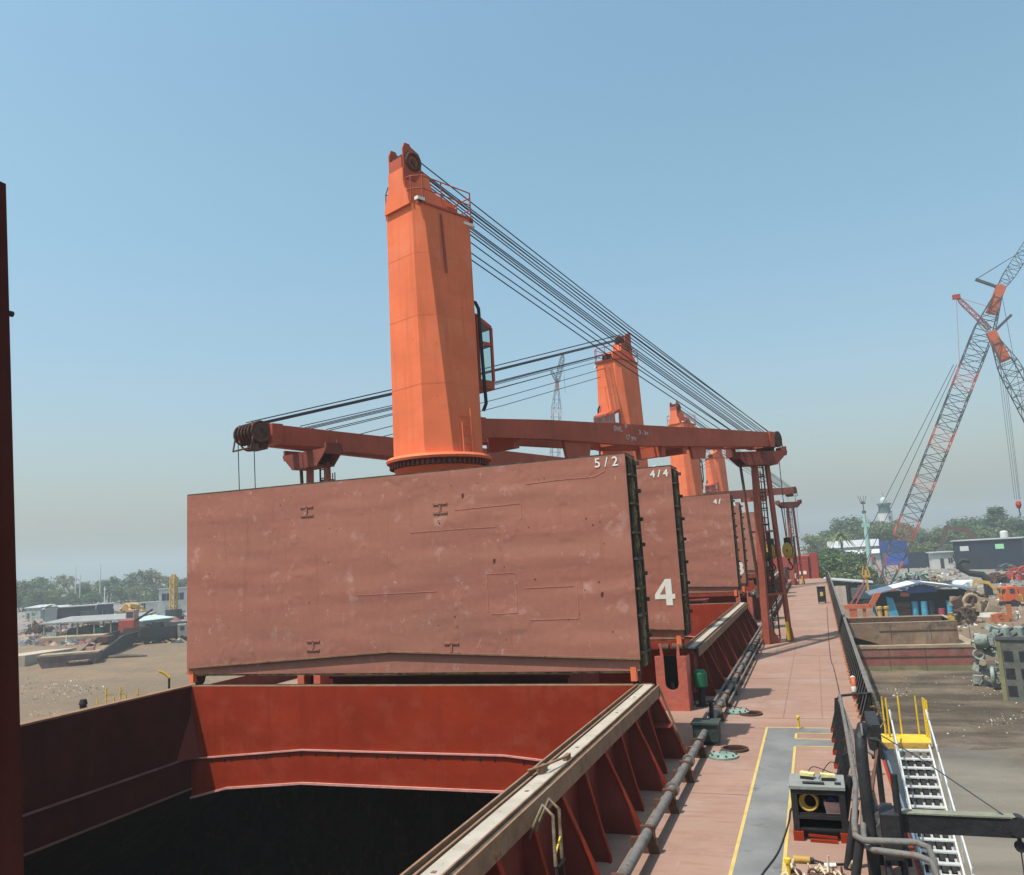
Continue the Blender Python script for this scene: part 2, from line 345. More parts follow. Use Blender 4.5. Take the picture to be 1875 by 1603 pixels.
# ---- hatch coamings
PORTW = mat('deep maroon paint with shade in it', (.060,.0135,.010), .65, .25, .8, rust=.12, dust=.25, dcol=(.085,.032,.027), bump=.02, spec=.08, streak=.3)  # red darkened: the shade on these sunless plates is put into its colour
CAMB = lambda x: -.10-.088*max(0, abs(x-XC)-3.7)
def coaming(n, ya, yb):
    mb = MB(); T = .35
    mb.use(COAM)
    # forward end wall, lower edge cambered
    xs = [HX0, -20.35, -17.2, XC, -9.8, -6.65, HX1]
    lo = [CAMB(x)-1.1 for x in xs]; lo[0] -= .25; lo[-1] -= .25
    mb.add([(x,yb,z) for x, z in zip(xs,lo)]+[(x,yb,2) for x in xs]+[(x,yb+T,z) for x, z in zip(xs,lo)]+[(x,yb+T,2) for x in xs],
           [(i,i+1,7+i+1,7+i) for i in range(6)]+[(14+i,14+i+1,21+i+1,21+i) for i in range(6)]+[(i,i+1,15+i,14+i) for i in range(6)]+[(7+i,8+i,22+i,21+i) for i in range(6)])
    mb.b6(HX0, HX1, ya-T, ya, -1.3, 2)
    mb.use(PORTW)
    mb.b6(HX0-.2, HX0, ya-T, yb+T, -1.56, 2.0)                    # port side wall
    mb.use(DARKRED)
    mb.b6(HX1, HX1+.15, ya-T, yb+T, -1.56, 1.93)                  # starboard side wall
    mb.face([(HX0+.004, yb-.75, -.46), (HX0+.42, yb-.004, -.46), (HX0+.02, yb-.006, 1.15)])   # corner gusset
    c = sp('hatch_coaming', mb); c['label'] = 'red hatch coaming'
    # stiffener beads, pale lower lip and drain holes on the inner face
    m2 = MB().use(mat('pale pink edge paint', (.56,.27,.23), .6, .15, 2))
    for i in range(6):
        m2.bar((xs[i],yb-.03,CAMB(xs[i])), (xs[i+1],yb-.03,CAMB(xs[i+1])), .06, .05)
        m2.bar((xs[i],yb-.03,lo[i]+.01), (xs[i+1],yb-.03,lo[i+1]+.01), .07, .07)
    m2.use(mat('dull edge paint', (.20,.11,.10), .6, .2, 2)); m2.bar((HX0+.03,ya,-.46), (HX0+.03,yb,-.46), .06, .06); m2.bar((HX0+.03,ya,-1.54), (HX0+.03,yb,-1.54), .06, .06)
    sp('stiffener', m2, None, c)
    m2 = MB()
    for i in range(34):
        if i % 7 in (3, 6): continue
        x = -21.0+i*.47+.1*sin(i*2.3); m2.b6(x, x+.07, yb-.012, yb+.01, CAMB(x)-.20, CAMB(x)-.11)
    sp('drain_hole', m2, BLACK, c)['kind'] = 'stuff'
    # top: inner bar, pale track plate, outer lip (starboard); plain flange (port and ends)
    def bit(nm, m_, *b):
        q = MB(); q.b6(*b); return sp(nm, q, m_, c)
    bit('track_bed', RUBBER, -5.36, -4.76, ya-.3, yb+.02, 1.93, 2.0)
    bit('track_bar', TRIM, -5.37, -5.33, ya-.3, yb-.2, 2.0, 2.10); bit('track_bar', TRIM, -5.26, -5.22, ya-.3, yb-.2, 2.0, 2.06); bit('track_bar', TRIM, -4.90, -4.87, ya-.3, yb+.02, 2.0, 2.055)
    bit('track_lip', TRIM, -4.77, -4.73, ya-.3, yb+.02, 1.70, 2.035)
    m2 = MB().use(RAILW); m2.b6(-5.17, -4.90, ya-.3, yb-.05, 2.0, 2.05)
    if n == 5:
        for y in (10.2, 13.9, 17.1, 20.8, 23.0): m2.use(TRIM); m2.b6(-5.06, -5.0, y, y+.07, 2.05, 2.06)
    sp('track_plate', m2, None, c); m2 = MB()
    m2.use(TRIM); m2.b6(HX0-.32, HX0+.03, ya-.3, yb, 2.0, 2.06); sp('coaming_flange', m2, None, c); m2 = MB().use(TRIM); m2.b6(HX0-.3, HX1+.1, yb+.004, yb+.40, 2.003, 2.03)
    sp('coaming_flange', m2, None, c)
    # inclined stays along the starboard side
    k = 0; y = yb-.25
    while y > ya-.2:
        m3 = MB(); big = (k % 2 == 0); ft = -4.05 if big else -4.36
        m3.use(DARKRED); m3.prism([(HX1+.15,0),(ft,0),(ft-.02,.12),(-4.78,1.72),(HX1+.15,1.72)], 'y', y-.012, y+.012)
        m3.use(COAM)
        m3.bar((ft,y,.0), (ft-.01,y,.13), .13, .03, V((1,0,0))); m3.bar((ft-.01,y,.13), (-4.77,y,1.72), .13 if big else .09, .03, V((1,0,0)))
        sp('stay', m3, None, c); y -= 1.65; k += 1
    m3 = MB().use(TRIM); m3.prism([(-4.75,1.95),(-4.72,1.95),(-4.02,0),(-4.10,0)], 'y', yb-.10, yb+.02); m3.use(DARKRED); m3.b6(-4.95, -4.35, yb-.9, yb-.2, .98, 1.0)
    sp('end_bracket', m3, None, c)
    return c
for h in HATCH: coaming(*h)
# rail stop and small lugs standing on the near coaming
mb = MB(); mb.b6(-5.20,-5.10,15.0,15.35,2.05,2.16); mb.b6(-5.0,-4.92,16.0,16.3,2.05,2.14); mb.tube([(-5.3,14.8,2.16),(-5.05,15.1,2.2),(-4.9,15.9,2.16)],.025,6)
sp('rail_stop', mb, TRIM)
# coaming access ladder (yellowed hand hoops, dark rungs)
mb = MB()
for dx in (0,.34): mb.use(mat('dull yellow hoop',(.20,.165,.10),.8,.35,4,rust=.6)); mb.tube([(-4.72,13.05+dx,1.6),(-4.45,13.05+dx,2.1),(-4.30,13.05+dx,1.95),(-4.30,13.05+dx,1.2)],.03,8); mb.use(BLACK); mb.tube([(-4.30,13.05+dx,1.2),(-4.2,13.05+dx,0)],.025,8)
for i in range(4): mb.bar((-4.25,13.05,.3+.3*i),(-4.25,13.39,.3+.3*i),.03)
mb.use(YELR); mb.bar((-4.3,13.05,1.35),(-4.3,13.4,1.55),.025)
sp('coaming_ladder', mb)
mb = MB(); mb.b6(-4.6,-4.25,11.9,12.4,0,.05); sp('step_plate', mb, YELR)
# ---- crane houses between hatches, cover stools, forecastle
for y in (29.4, 64.9, 100.1):
    mb = MB(); mb.b6(-17.3,-8.2, y-2.0, y+2.1, 0, 1.95); mb.b6(-17.4,-8.1,y-2.1,y+2.2,1.95,2.03)
    h = sp('crane_house', mb, DARKRED); m2 = MB(); m2.b6(-12,-11.2,y-2.03,y-1.99,.2,1.8); m2.b6(-15,-14.6,y-2.03,y-1.99,.9,1.4); sp('house_door', m2, BLACK, h)
for yy in (32.05, 67.2, 102.3):
  for sx in (0, 1):
    mb = MB(); x0, x1 = (-6.12, -4.95) if not sx else (2*XC+4.95, 2*XC+6.12); cx = (x0+x1)/2; n = 10; hw = .25
    mb.use(mat('bright red stool paint', (.46,.115,.08), .5, .12, 1, dust=.2, dcol=(.5,.25,.2)))
    arc = [(cx+hw*cos(pi+pi*i/n), 1.0+hw*sin(pi+pi*i/n)) for i in range(n+1)]
    poly = [(x0,0),(x1,0),(x1,2.0)]+[(x1-.22,2.0),(x1-.22,2.45),(cx+hw+.05,2.45),(cx+hw,2.0)]+arc[::-1]+[(cx-hw,2.0),(cx-hw-.05,2.45),(x0+.22,2.45),(x0+.22,2.0),(x0,2.0)]
    f0 = [V((a,yy,b)) for a,b in poly]; f1 = [V((a,yy+.08,b)) for a,b in poly]
    mb.loft(f0, f1); mb.b6(x1-.05, x1, yy+.08, yy+1.0, 0, 1.95); mb.b6(x0, x0+.05, yy+.08, yy+1.0, 0, 1.95)
    mb.use(BLACK); mb.b6(x0+.05, x1-.05, yy+.95, yy+1.0, 0, 1.9)
    mb.use(RUSTY); mb.lathe([(.16,-.2),(.16,.2)], (x0+.32,yy+.4,2.28), 12, 'x'); mb.lathe([(.16,-.2),(.16,.2)], (x1-.32,yy+.4,2.28), 12, 'x')
    sp('cover_stool', mb)
mb = MB(); FCR = mat('red forecastle paint', (.30,.05,.038), .6, .15, .5, rust=.15, streak=.3)
mb.use(FCR); mb.b6(-27.5,.4,146,146.3,0,3.6); mb.b6(-27.5,.2,146.3,160,3.5,3.6)
mb.b6(-7.5,-4.0,143.2,145.9,0,2.6); mb.b6(-2.9,-1.2,144.2,145.9,0,2.9); mb.b6(-.9,.3,143.9,145.9,0,4.1)
mb.use(BLACK); mb.b6(-1.15,-.95,143.8,145.9,0,3.6); mb.b6(-4.9,-4.3,143.15,143.19,.2,2.0)
mb.use(WHITE); mb.b6(-2.7,-1.6,144.14,144.19,.7,1.25); mb.b6(-3.9,-3.2,143.6,145,.1,.9)
sp('forecastle', mb)
mb = MB().use(ORANGE); mb.lathe([(.32,0),(.28,7.5),(.2,10)],(XC+3,150,3.6),10); mb.b6(XC+1.5,XC+4.5,149.9,150.1,10.4,10.7); mb.tube([(XC+3,150,13),(XC+3,150,17)],.09,6)
sp('foremast', mb)
BULW = mat('dull dark bulwark plate', (.050,.048,.046), .8, .35, 1.2, rust=.3, dust=.5, dcol=(.11,.095,.085), spec=.1)
# ---- starboard bulwark with raking stays, dark inside, pale cap rail
def xb(y): return XS+.05+.004*max(0,y-30) if y < 138 else XS+.48-.05*(y-138)**1.35*.35
mb = MB()
yy = [29.6+i*3.0 for i in range(38)]+[143.2,146]
for a, b in zip(yy, yy[1:]):
    mb.use(BULW); mb.loft([V((xb(a),a,0)),V((xb(a)+.03,a,0)),V((xb(a)+.03,a,1.08)),V((xb(a),a,1.08))], [V((xb(b),b,0)),V((xb(b)+.03,b,0)),V((xb(b)+.03,b,1.08)),V((xb(b),b,1.08))], False)
    mb.use(GREYP); mb.bar((xb(a)+.02,a,1.1),(xb(b)+.02,b,1.1),.15,.045)
bul = sp('bulwark', mb); bul['label'] = 'dark bulwark with pale cap rail'
y = 30.0; k = 0
while y < 141:
    mb = MB().use(BLACK); x = xb(y)
    mb.prism([(x,0.1),(x-.36,.1),(x-.36,.16),(x-.06,1.05),(x,1.05)], 'y', y-.012, y+.012)
    mb.use(DGREY); mb.bar((x-.36,y,.12),(x-.05,y,1.05),.09,.025,V((1,0,0)))
    mb.use(mat('faded orange foot paint',(.46,.19,.095),.7,.25,2,rust=.3)); mb.b6(x-.42,x+.0,y-.05,y+.05,0,.11)
    sp('bulwark_stay', mb, None, bul); y += 1.05 if y < 70 else 1.5; k += 1
mb = MB(); mb.b6(XP-.03,XP,-14,24.5,0,.78); mb.b6(XP-.03,XP,33,141,0,.78); sp('port_bulwark', mb, DARKRED)
# ---- hatch covers, folded upright in pairs
def cover_pair(name, y, marks, label, z0=2.43, H=6.58, W=16.85, plain=False, dx=0):
    t = thing('folded_hatch_cover', label, 'hatch cover', (XC-.17+dx, y, z0), 0, 'folded hatch covers'); w = W/2
    def panel(y0, y1, tilt):
        M = Matrix.Translation((0,y0,0)) @ Matrix.Rotation(-tilt,4,'X') @ Matrix.Translation((0,-y0,0)); mb = MB().use(COVER)
        lo = [(-w,.22),(0,.68),(w,.34)]
        mb.prism(lo+[(w,H),(-w,H)], 'y', y0, y0+.05)               # face plate above the cambered edge
        mb.prism([(-w-.12,0),(w-.05,0),(w-.05,.40),(0,.74),(-w,.26)], 'y', y0+.08, y0+.13)
        mb.b6(-w, w, y0+.13, y1-.06, H-.05, H-.002); mb.b6(-w, -w+.05, y0+.13, y1-.06, 0, H-.06)
        mb.prism([(-w,.1),(w,.1),(w,H-.03),(-w,H-.03)], 'y', y1-.05, y1)
        mb.use(RUBBER); mb.b6(w-.16, w-.12, y0+.13, y1-.06, 0, H-.06)
        mb.b6(-w, w, y0+.02, y1, H, H+.05)
        mb.use(TRIM); 
        for i in (0,1): mb.bar((lo[i][0],y0-.012,lo[i][1]+.015),(lo[i+1][0],y0-.012,lo[i+1][1]+.015),.03,.05)
        mb.use(SEALY); mb.b6(-w+.3, w-.2, y0+.10, y0+.15, -.06, 0.0)
        for i in range(17):                                          # framing seen at the open side
            z = .3+i*.37; mb.use(RUBBER); mb.b6(w-.12,w+.0,y0+.05,y1-.05,z,z+.05)
        mb.xf(M); return mb.build('panel', None, t)
    a = panel(0, .78, 0); b = panel(.95, 1.62, radians(-.8))
    if plain:
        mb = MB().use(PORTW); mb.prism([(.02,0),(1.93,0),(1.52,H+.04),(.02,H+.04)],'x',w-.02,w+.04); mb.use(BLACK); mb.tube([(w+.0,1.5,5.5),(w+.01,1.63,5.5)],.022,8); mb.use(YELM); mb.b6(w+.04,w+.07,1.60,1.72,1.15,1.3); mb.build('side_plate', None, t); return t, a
    mb = MB().use(RUBBER)
    for dy, r in ((.25,.05),(.62,.06),(.88,.05),(1.3,.05)):
        mb.use(SEALY if dy == .62 else RUBBER); mb.tube([(w+.03,dy,.1),(w+.05,dy,H*.4),(w+.03,dy,H*.72),(w+.03,dy,H-.1)], r, 6)
    mb.use(BLACK); mb.b6(w-.12,w-.04,.1,.75,.2,H-.2); mb.b6(w-.14,w-.06,1.0,1.6,.2,H-.2)
    mb.use(RUBBER)
    for z in (.5,1.6,2.4,3.3,4.1,5.0,5.9): mb.b6(w,w+.15,.05,.9,z,z+.07); mb.b6(w+.05,w+.22,.95,1.1,z+.4,z+.52)
    mb.use(SEALY)
    for z in (.9,1.3,2.9,3.7,4.6,5.5): mb.b6(w+.02,w+.11,.58,.70,z,z+.24)
    mb.build('side_gasket', None, t)
    for x in (-w+.15, w-.25):
        mb = MB().use(RUSTY); mb.lathe([(.001,-.09),(.2,-.09),(.2,.09),(.001,.09)], (x,.5,-.23), 16, 'x', False); mb.b6(x-.12,x+.12,.3,.7,-.2,.25)
        mb.use(ORANGE); mb.b6(x-.09,x+.09,.05,.25,-.3,.12)
        mb.build('wheel', None, t)
    mb = MB()
    for x in (-w*.7,-w*.3,w*.3,w*.7): mb.lathe([(.12,-.3),(.12,.3)], (x,.86,H), 12, 'x'); 
    mb.build('hinge', RUBBER, t)
    for s, x, z, sz, bold in marks: text('number_mark', s, sz, WHITE, a, (x,-.012,z), bold=bold)
    return t, a
cv, pa = cover_pair('a', 25.2, [('5 / 2', 7.82, 6.36, .42, .004)], 'huge dented red hatch cover marked 5/2, upright ahead of the open hold')
w = 16.85/2
def seam(pts, wd=.022):
    sm = MB()
    for p, q in zip(pts, pts[1:]): sm.bar((p[0],-.003,p[1]),(q[0],-.003,q[1]),wd,.012,V((0,1,0)))
    sm.build('weld_patch', WELD, pa)
WELD = mat('raised weld bead', (.43,.17,.125), .6, .15, 3)
seam([(2.6,5.25),(3.9,5.28),(4.9,5.30),(4.9,4.78)]); seam([(3.7,1.82),(4.6,1.84),(4.6,3.1),(3.6,3.1),(3.6,1.9)]); seam([(4.9,2.6),(6.5,2.6)]); seam([(5.0,1.6),(6.6,1.6),(6.6,2.6)])
seam([(5.1,5.9),(6.2,5.95),(7.4,5.95),(7.75,6.1)]); seam([(.9,4.6),(2.8,4.62),(4.0,4.6)])
seam([(-1.2,2.6),(1.8,2.62)])
PADM = mat('brown lashing pad', (.31,.125,.09), .7, .2, 4)
for x, z in ((-3.15,5.62),(2.05,5.35),(-3.0,.95),(2.25,.78)):
    sm = MB().use(PADM)
    for dz in (-.15,.15): sm.b6(x-.26,x+.26,-.03,0,z+dz-.03,z+dz+.03)
    sm.b6(x-.03,x+.03,-.03,0,z-.15,z+.15); sm.build('lashing_pad', None, pa)
sm = MB().use(mat('dark rust spot',(.10,.03,.02),.8,.2,4)); rr = random.Random(5)
for i in range(46):
    x, z = rr.uniform(-8,8), rr.uniform(1,6.3); s = rr.uniform(.012,.034); k = rr.randint(5,8); sm.prism([(x+s*rr.uniform(.6,1.2)*cos(2*pi*a/k), z+s*rr.uniform(.6,1.5)*sin(2*pi*a/k)) for a in range(k)],'y',-.003,0)
for x, z in ((2.9,5.7),(3.9,3.5),(7.4,2.3)): sm.prism([(x-.03,z-.1),(x+.03,z-.05),(x+.05,z+.06),(x-.01,z+.09),(x-.06,z+.02)],'y',-.004,0)
sm.build('rust_spot', None, pa)['kind'] = 'stuff'
cover_pair('b', 2.57, [], 'dark edge of a folded hatch cover rising close by at far left', H=6.40, plain=True)
ca, paa = cover_pair('c', 32.3, [('4 / 4', 7.95, 6.34, .38, .012)], 'folded hatch cover with the big white 4, behind the 5/2 cover', z0=2.6, H=6.6, dx=.3)
sm = MB().use(WHITE); q4 = lambda P: [(7.83+(x-7.5)*.72, 1.27+(z-.95)*.74) for x,z in P]
sm.prism(q4([(7.50,.95),(7.84,.95),(7.84,1.28),(8.00,1.28),(8.00,1.52),(7.84,1.52),(7.84,2.30),(7.52,2.30),(6.92,1.52),(6.92,1.28),(7.50,1.28)]), 'y', -.014, -.002)
sm.use(COVER); sm.prism(q4([(7.50,1.52),(7.50,1.98),(7.20,1.52)]), 'y', -.017, -.013); sm.build('number_mark', None, paa)
sm = MB().use(mat('pale tarpaulin', (.50,.53,.55), .8, .15, 2))
for i in range(7): sm.tube([(6.4+.28*i,.3+.1*sin(i),6.55),(6.6+.28*i,.5,6.62+.05*sin(i*2)),(6.75+.26*i,.6,6.55)],.08,6)
sm.build('tarpaulin', None, ca)
cd, pd = cover_pair('d', 60.35, [('4 /', 7.5, 6.35, .46, .02)], 'folded hatch cover above the bright red coaming of the next hold', z0=2.8, H=6.85)
ce, pe = cover_pair('e', 67.4, [('3', 8.05, 1.45, 1.3, .05), ('/ 4', 7.95, 6.5, .42, .02)], 'narrow looking hatch cover with a white 3, half behind another', z0=2.7, H=6.6)
cover_pair('f', 95.6, [], 'far hatch cover seen through the legs of the near boom rest', z0=2.8, H=6.7)
cover_pair('g', 102.6, [], 'distant hatch cover mostly hidden behind nearer covers', z0=2.7, H=6.5)
# ---------------------------------------------------------------- slewing deck cranes
WELDO = mat('orange weld band', (.69,.152,.064), .65, .15, 2, spec=.1)
def octa(W, L, c, z): return [V((x,y,z)) for x,y in ((-W/2+c,-L/2),(W/2-c,-L/2),(W/2,-L/2+c),(W/2,L/2-c),(W/2-c,L/2),(-W/2+c,L/2),(-W/2,L/2-c),(-W/2,-L/2+c))]
def crane(y, slew, label, jl=1.0, detail=True):
    t = thing('deck_crane', label, 'crane', (XC, y, 0), slew, 'orange deck cranes along the centre line')
    mb = MB().use(ORANGE); mb.lathe([(1.62,2.03),(1.62,9.35),(1.78,9.55),(1.78,9.62)], n=36)
    mb.use(mat('dark red ring paint',(.16,.045,.03),.7,.25,2,rust=.3)); mb.lathe([(1.86,9.62),(1.86,9.82),(0.1,9.82)], n=36)
    for i in range(60):
        a = 2*pi*i/60; mb.box((1.9*cos(a),1.9*sin(a),9.72),(.09,.09,.2),Matrix.Rotation(a,3,'Z'))
    mb.use(ORANGE); mb.lathe([(1.2,9.84),(2.05,9.84),(2.08,9.93),(2.0,10.03),(.5,10.05)], n=40); mb.build('pedestal', None, t)
    mb = MB().use(ORANGE); mb.loft(octa(3.38,3.03,.76,10.04), octa(2.2,3.1,.305,19.9))
    mb.use(JIB); 
    for z in (13.2,16.6): pass
    tw = mb.build('tower', None, t)
    for z in (12.7,15.4,17.9):
        f = (z-10.04)/9.86; A_ = [p*1.0 for p in octa(3.38-1.18*f+.012,3.03+.07*f+.012,.76-.455*f,z)]; mb = MB(); mb.loft(A_, [p+V((0,0,.016)) for p in A_], False); mb.build('weld_band', WELDO, tw)
    mb = MB().use(mat('dark grime streak',(.28,.07,.045),.6,.2,3)); mb.bar((1.335,-.35,17.2),(1.13,-.35,19.7),.02,.10,V((0,1,0))); mb.bar((1.62,-.1,10.8),(1.5,-.3,12.8),.02,.35,V((0,1,0))); mb.build('grime_streak', None, tw)
    # machinery head with sheaves
    mb = MB().use(ORANGE)
    prof = [(-1.55,19.9),(-1.55,21.5),(-.95,21.4),(-.76,21.6),(-.45,21.6),(-.27,21.5),(-.2,21.2),(-.1,21.0),(.1,20.88),(.35,20.84),(1.05,20.7),(1.16,20.55),(1.2,19.9)]
    mb.prism(prof, 'x', -.42, .42)
    mb.prism([(-.78,19.9),(.78,19.9),(.70,20.3),(.52,20.7),(.46,21.0),(.46,21.52),(-.46,21.52),(-.46,21.0),(-.52,20.7),(-.70,20.3)], 'y', -1.67, -1.56)
    chk = [(-1.60,21.1),(-1.62,22.35),(-1.52,22.6),(-1.28,22.6),(-1.22,22.5),(-.82,22.33),(-.68,22.05),(-.72,21.5),(-1.0,21.1)]
    mb.use(JIB); mb.prism(chk, 'x', .40, .47); mb.prism(chk, 'x', -.47, -.40); mb.b6(-.4,.4,-1.66,-1.58,21.4,22.0)
    mb.use(RUSTY); mb.torus((.49,-1.13,21.9),.33,.08,'x'); mb.disc((.49,-1.13,21.9),.12,.1,'x'); mb.bar((.5,-1.1,21.9),(.5,-1.05,21.55),.05)
    mb.use(RUSTY); mb.b6(.43,.46,-.6,-.2,19.98,20.15); mb.b6(.43,.47,.25,.5,20.0,20.3); mb.b6(.43,.47,.7,.9,20.05,20.2)
    mb.use(JIB); mb.b6(.46,.52,.55,1.15,20.05,20.5)
    hd = mb.build('crane_head', None, t)
    mb = MB()
    for x in (-.27,-.09,.09,.27): mb.lathe([(.1,-.05),(.46,-.05),(.40,0),(.46,.05),(.1,.05)],(x,-1.12,21.92),20,'x'); mb.lathe([(.1,-.04),(.3,-.04),(.26,0),(.3,.04),(.1,.04)],(x,1.3,20.2),16,'x')
    mb.build('sheave', RUSTY, hd)
    mb = MB().use(JIB); mb.prism([(-1.16,-1.3),(-.8,-1.5),(.8,-1.5),(1.16,-1.3),(1.16,1.4),(.9,1.66),(-.9,1.66),(-1.16,1.4)], 'z', 19.9, 19.97)
    mb.use(BLACK); mb.b6(1.06,1.17,-1.5,-1.15,19.96,20.12)
    mb.use(WHITE); mb.b6(1.0,1.2,-1.58,-1.2,19.975,20.1); mb.b6(1.02,1.16,.9,1.5,19.6,19.72)
    pl = mb.build('head_platform', None, t)
    mb = MB().use(JIB); o = octa(2.3,3.2,.32,0); P = [o[1],o[2],V((1.15,-.3,0)),o[3],o[4],V((0,1.6,0)),o[5],o[6],V((-1.15,-.3,0)),o[7]]
    start = V((.55,-1.62,0)); end = V((-.55,-1.62,0)); Q = [start]+P+[end]
    for z in (20.5,21.03): mb.tube([V((q.x,q.y,z)) for q in Q], .026, 6)
    for q in P: mb.tube([V((q.x,q.y,19.97)),V((q.x,q.y,21.03))], .028, 6)
    mb.tube([(.55,-1.62,21.03),(.48,-1.62,19.97)],.02,6); mb.build('guard_rail', None, pl)
    # driver's cab at the front, glazed on three sides
    mb = MB().use(JIB); x0,x1,y0,y1 = -.9,.9,1.53,2.42; 
    mb.b6(x0,x1,y0,y1,12.9,13.25); mb.prism([(y0,15.75),(y1,15.45),(y1,15.6),(y0,16.0)],'x',x0,x1)
    for x in (x0,x1):
        for yy, zt in ((y0+.04,15.8),(y1-.05,15.5)): mb.b6(x-.05,x+.05,yy-.05,yy+.05,13.25,zt)
        mb.b6(x-.03,x+.03,y0,y1,14.72,14.86)
    mb.b6(x0,x1,y1-.08,y1-.02,14.72,14.86); mb.b6(-.05,.05,y1-.08,y1-.02,13.25,15.5)
    cab = mb.build('driver_cab', None, t)
    mb = MB()
    for x in (x0,x1): mb.face([(x,y0+.08,13.25),(x,y1-.1,13.25),(x,y1-.1,15.46),(x,y0+.08,15.75)])
    mb.face([(x0,y1-.05,13.25),(x1,y1-.05,13.25),(x1,y1-.05,15.48),(x0,y1-.05,15.48)]); mb.build('window', GLASS, cab)
    mb = MB(); mb.tube([(.82,1.3,16.5),(.9,1.55,16.45),(.95,1.66,16.2),(1.05,1.64,14),(1.15,1.62,12.2),(1.1,1.5,11.9)],.075,8); mb.build('cable_duct', BLACK, t)
    mb = MB().use(ORANGE); mb.tube([(1.78,.15,10.05),(1.74,.15,11.75)],.035,6); mb.tube([(1.78,-.3,10.05),(1.74,-.3,11.2)],.03,6)
    for i in range(4): mb.bar((1.76,.15,10.4+.35*i),(1.62,-.3,10.4+.35*i),.03)
    mb.build('tower_ladder', None, t)
    # twin girder jib
    j = lambda s: 1.2+(s-1.2)*jl
    st = [(1.2,11.55,10.80,1.0),(5.2,11.84,11.0,.95),(9,12.03,11.07,.9),(12.5,12.2,11.15,.85),(19,12.55,11.55,.72),(26.3,12.88,12.0,.58)]
    mb = MB().use(JIB)
    for sg in (1,-1):
        R = []
        for s,zt,zb,tt in st:
            x = sg*tt; R.append([V((x-.17,j(s),zb)),V((x+.17,j(s),zb)),V((x+.17,j(s),zt)),V((x-.17,j(s),zt))])
        for a, b in zip(R, R[1:]): mb.loft(a, b, False)
        mb.face(R[0]); mb.face(R[-1]); mb.b6(sg*1.0-.22,sg*1.0+.22,.9,1.5,10.6,11.6)
    for s, z0, z1 in ((3.4,10.55,11.2),(11.0,11.2,11.9),(14.2,10.75,11.5),(16.2,11.0,11.6),(22.5,11.8,12.5)):
        mb.b6(-.8,.8,j(s),j(s)+.35,z0,z1)
    mb.b6(-.8,.8,j(14.2),j(16.4),11.28,11.34)
    mb.prism([(j(6.4),11.1),(j(6.6),10.25),(j(8.1),10.25),(j(8.3),11.1)],'x',.80,.98); mb.prism([(j(17.0),11.45),(j(17.2),10.75),(j(18.4),10.85),(j(18.6),11.5)],'x',.62,.78)
    jb = mb.build('jib', None, t)
    mb = MB().use(JIB); e = j(26.3); mb.b6(-.85,.85,e-.25,e+.35,11.95,12.92); mb.b6(-.62,-.52,e+.3,e+1.3,12.1,12.95); mb.b6(.52,.62,e+.3,e+1.3,12.1,12.95)
    mb.use(RUSTY); mb.lathe([(.001,-.8),(.1,-.8),(.1,.8),(.001,.8)],(0,e+1.0,12.5),10,'x'); mb.b6(-.5,.5,e+.4,e+.9,11.7,12.1)
    hp = mb.build('jib_head', None, jb)
    mb = MB()
    for x in (-.75,-.42,-.14,.14,.42,.75): mb.lathe([(.1,-.03),(.16,-.07),(.40,-.03),(.52,-.06),(.45,0),(.52,.06),(.40,.03),(.16,.07),(.1,.03)],(x,e+.95,12.5),22,'x')
    mb.torus((0,e+1.15,12.1),.45,.05,'x',20,6,pi,2*pi); mb.tube([(-.8,e+1.3,12.6),(-.8,e+1.5,11.7),(.8,e+1.5,11.7),(.8,e+1.3,12.6)],.05,6); mb.build('sheave', RUSTY, jb)
    if detail:
        for s, y_, z, sz in (('SWL', 10.3, 11.83, .34), ('3 - 2m', 12.4, 11.80, .30), ('17 ym', 11.3, 11.47, .34), ('25', 10.95, 12.02, .2)):
            text('load_mark', s, sz, FADEW, jb, (1.0-.011*y_+.175, j(y_), z), (pi/2,0,pi/2), .008)
    # luffing and hoisting wires
    def wires(lst, name):
        for i, (x0,s0,z0,x1,s1,z1) in enumerate(lst):
            mb = MB(); mb.tube([(x0,s0,z0),((x0+x1)/2,(s0+j(s1))/2,(z0+z1)/2-.12),(x1,j(s1),z1)], .026, 6); mb.build(name, ROPE, t)
    wires([(-.25,-1.0,22.33,-.2,27.2,13.05),(.25,-1.0,22.3,.2,27.2,13.05),(-.3,-.75,21.95,-.5,26.9,13.0),(-.1,-.75,21.9,-.2,26.8,13.0),(.1,-.75,21.85,.2,26.7,13.0),(.3,-.75,21.8,.5,26.6,13.0)], 'luffing_wire')
    wires([(-.3,1.35,20.45,-.4,25.0,12.95),(-.1,1.35,20.45,-.1,24.6,12.95),(.1,1.35,20.4,.1,24.4,12.95),(.3,1.35,20.3,.4,24.2,12.95),(-.2,1.4,20.0,-.3,23.6,12.9),(.2,1.4,20.0,.3,23.3,12.9),(.0,1.5,19.3,.5,21.8,12.75),(.35,1.5,18.7,.6,20.6,12.65)], 'hoist_wire')
    dz = 5.4 if jl < 1.05 else 5.2
    for x, yy in ((-.55,e+1.2),(.5,e+1.4)): m = MB(); m.tube([(x,yy,12.0),(x,yy,dz+1.0)],.024,6); m.build('fall_wire', ROPE, t)
    return t, e
SL = -radians(23.95)
SL2 = pi-atan2(10.8, 27.8)
c1, e1 = crane(29.4, SL, 'tallest orange deck crane, nearest, jib stretched right over the hatch covers', 1.025)
c2, _ = crane(64.5, SL2, 'second orange deck crane, its jib pointing back left behind the tall one', 1.225, False); c2.location.z = .75; c2.scale = (1.04,1,1.02)
for o in bpy.data.objects:
    if o.parent == c2 and o.name.split('.')[0] in ('jib','luffing_wire','hoist_wire','fall_wire'): o.rotation_euler.x = -.021
c3, _ = crane(99.6, SL, 'third orange deck crane, half hidden under the near jib', 1.0, False); c3.location.z = .8
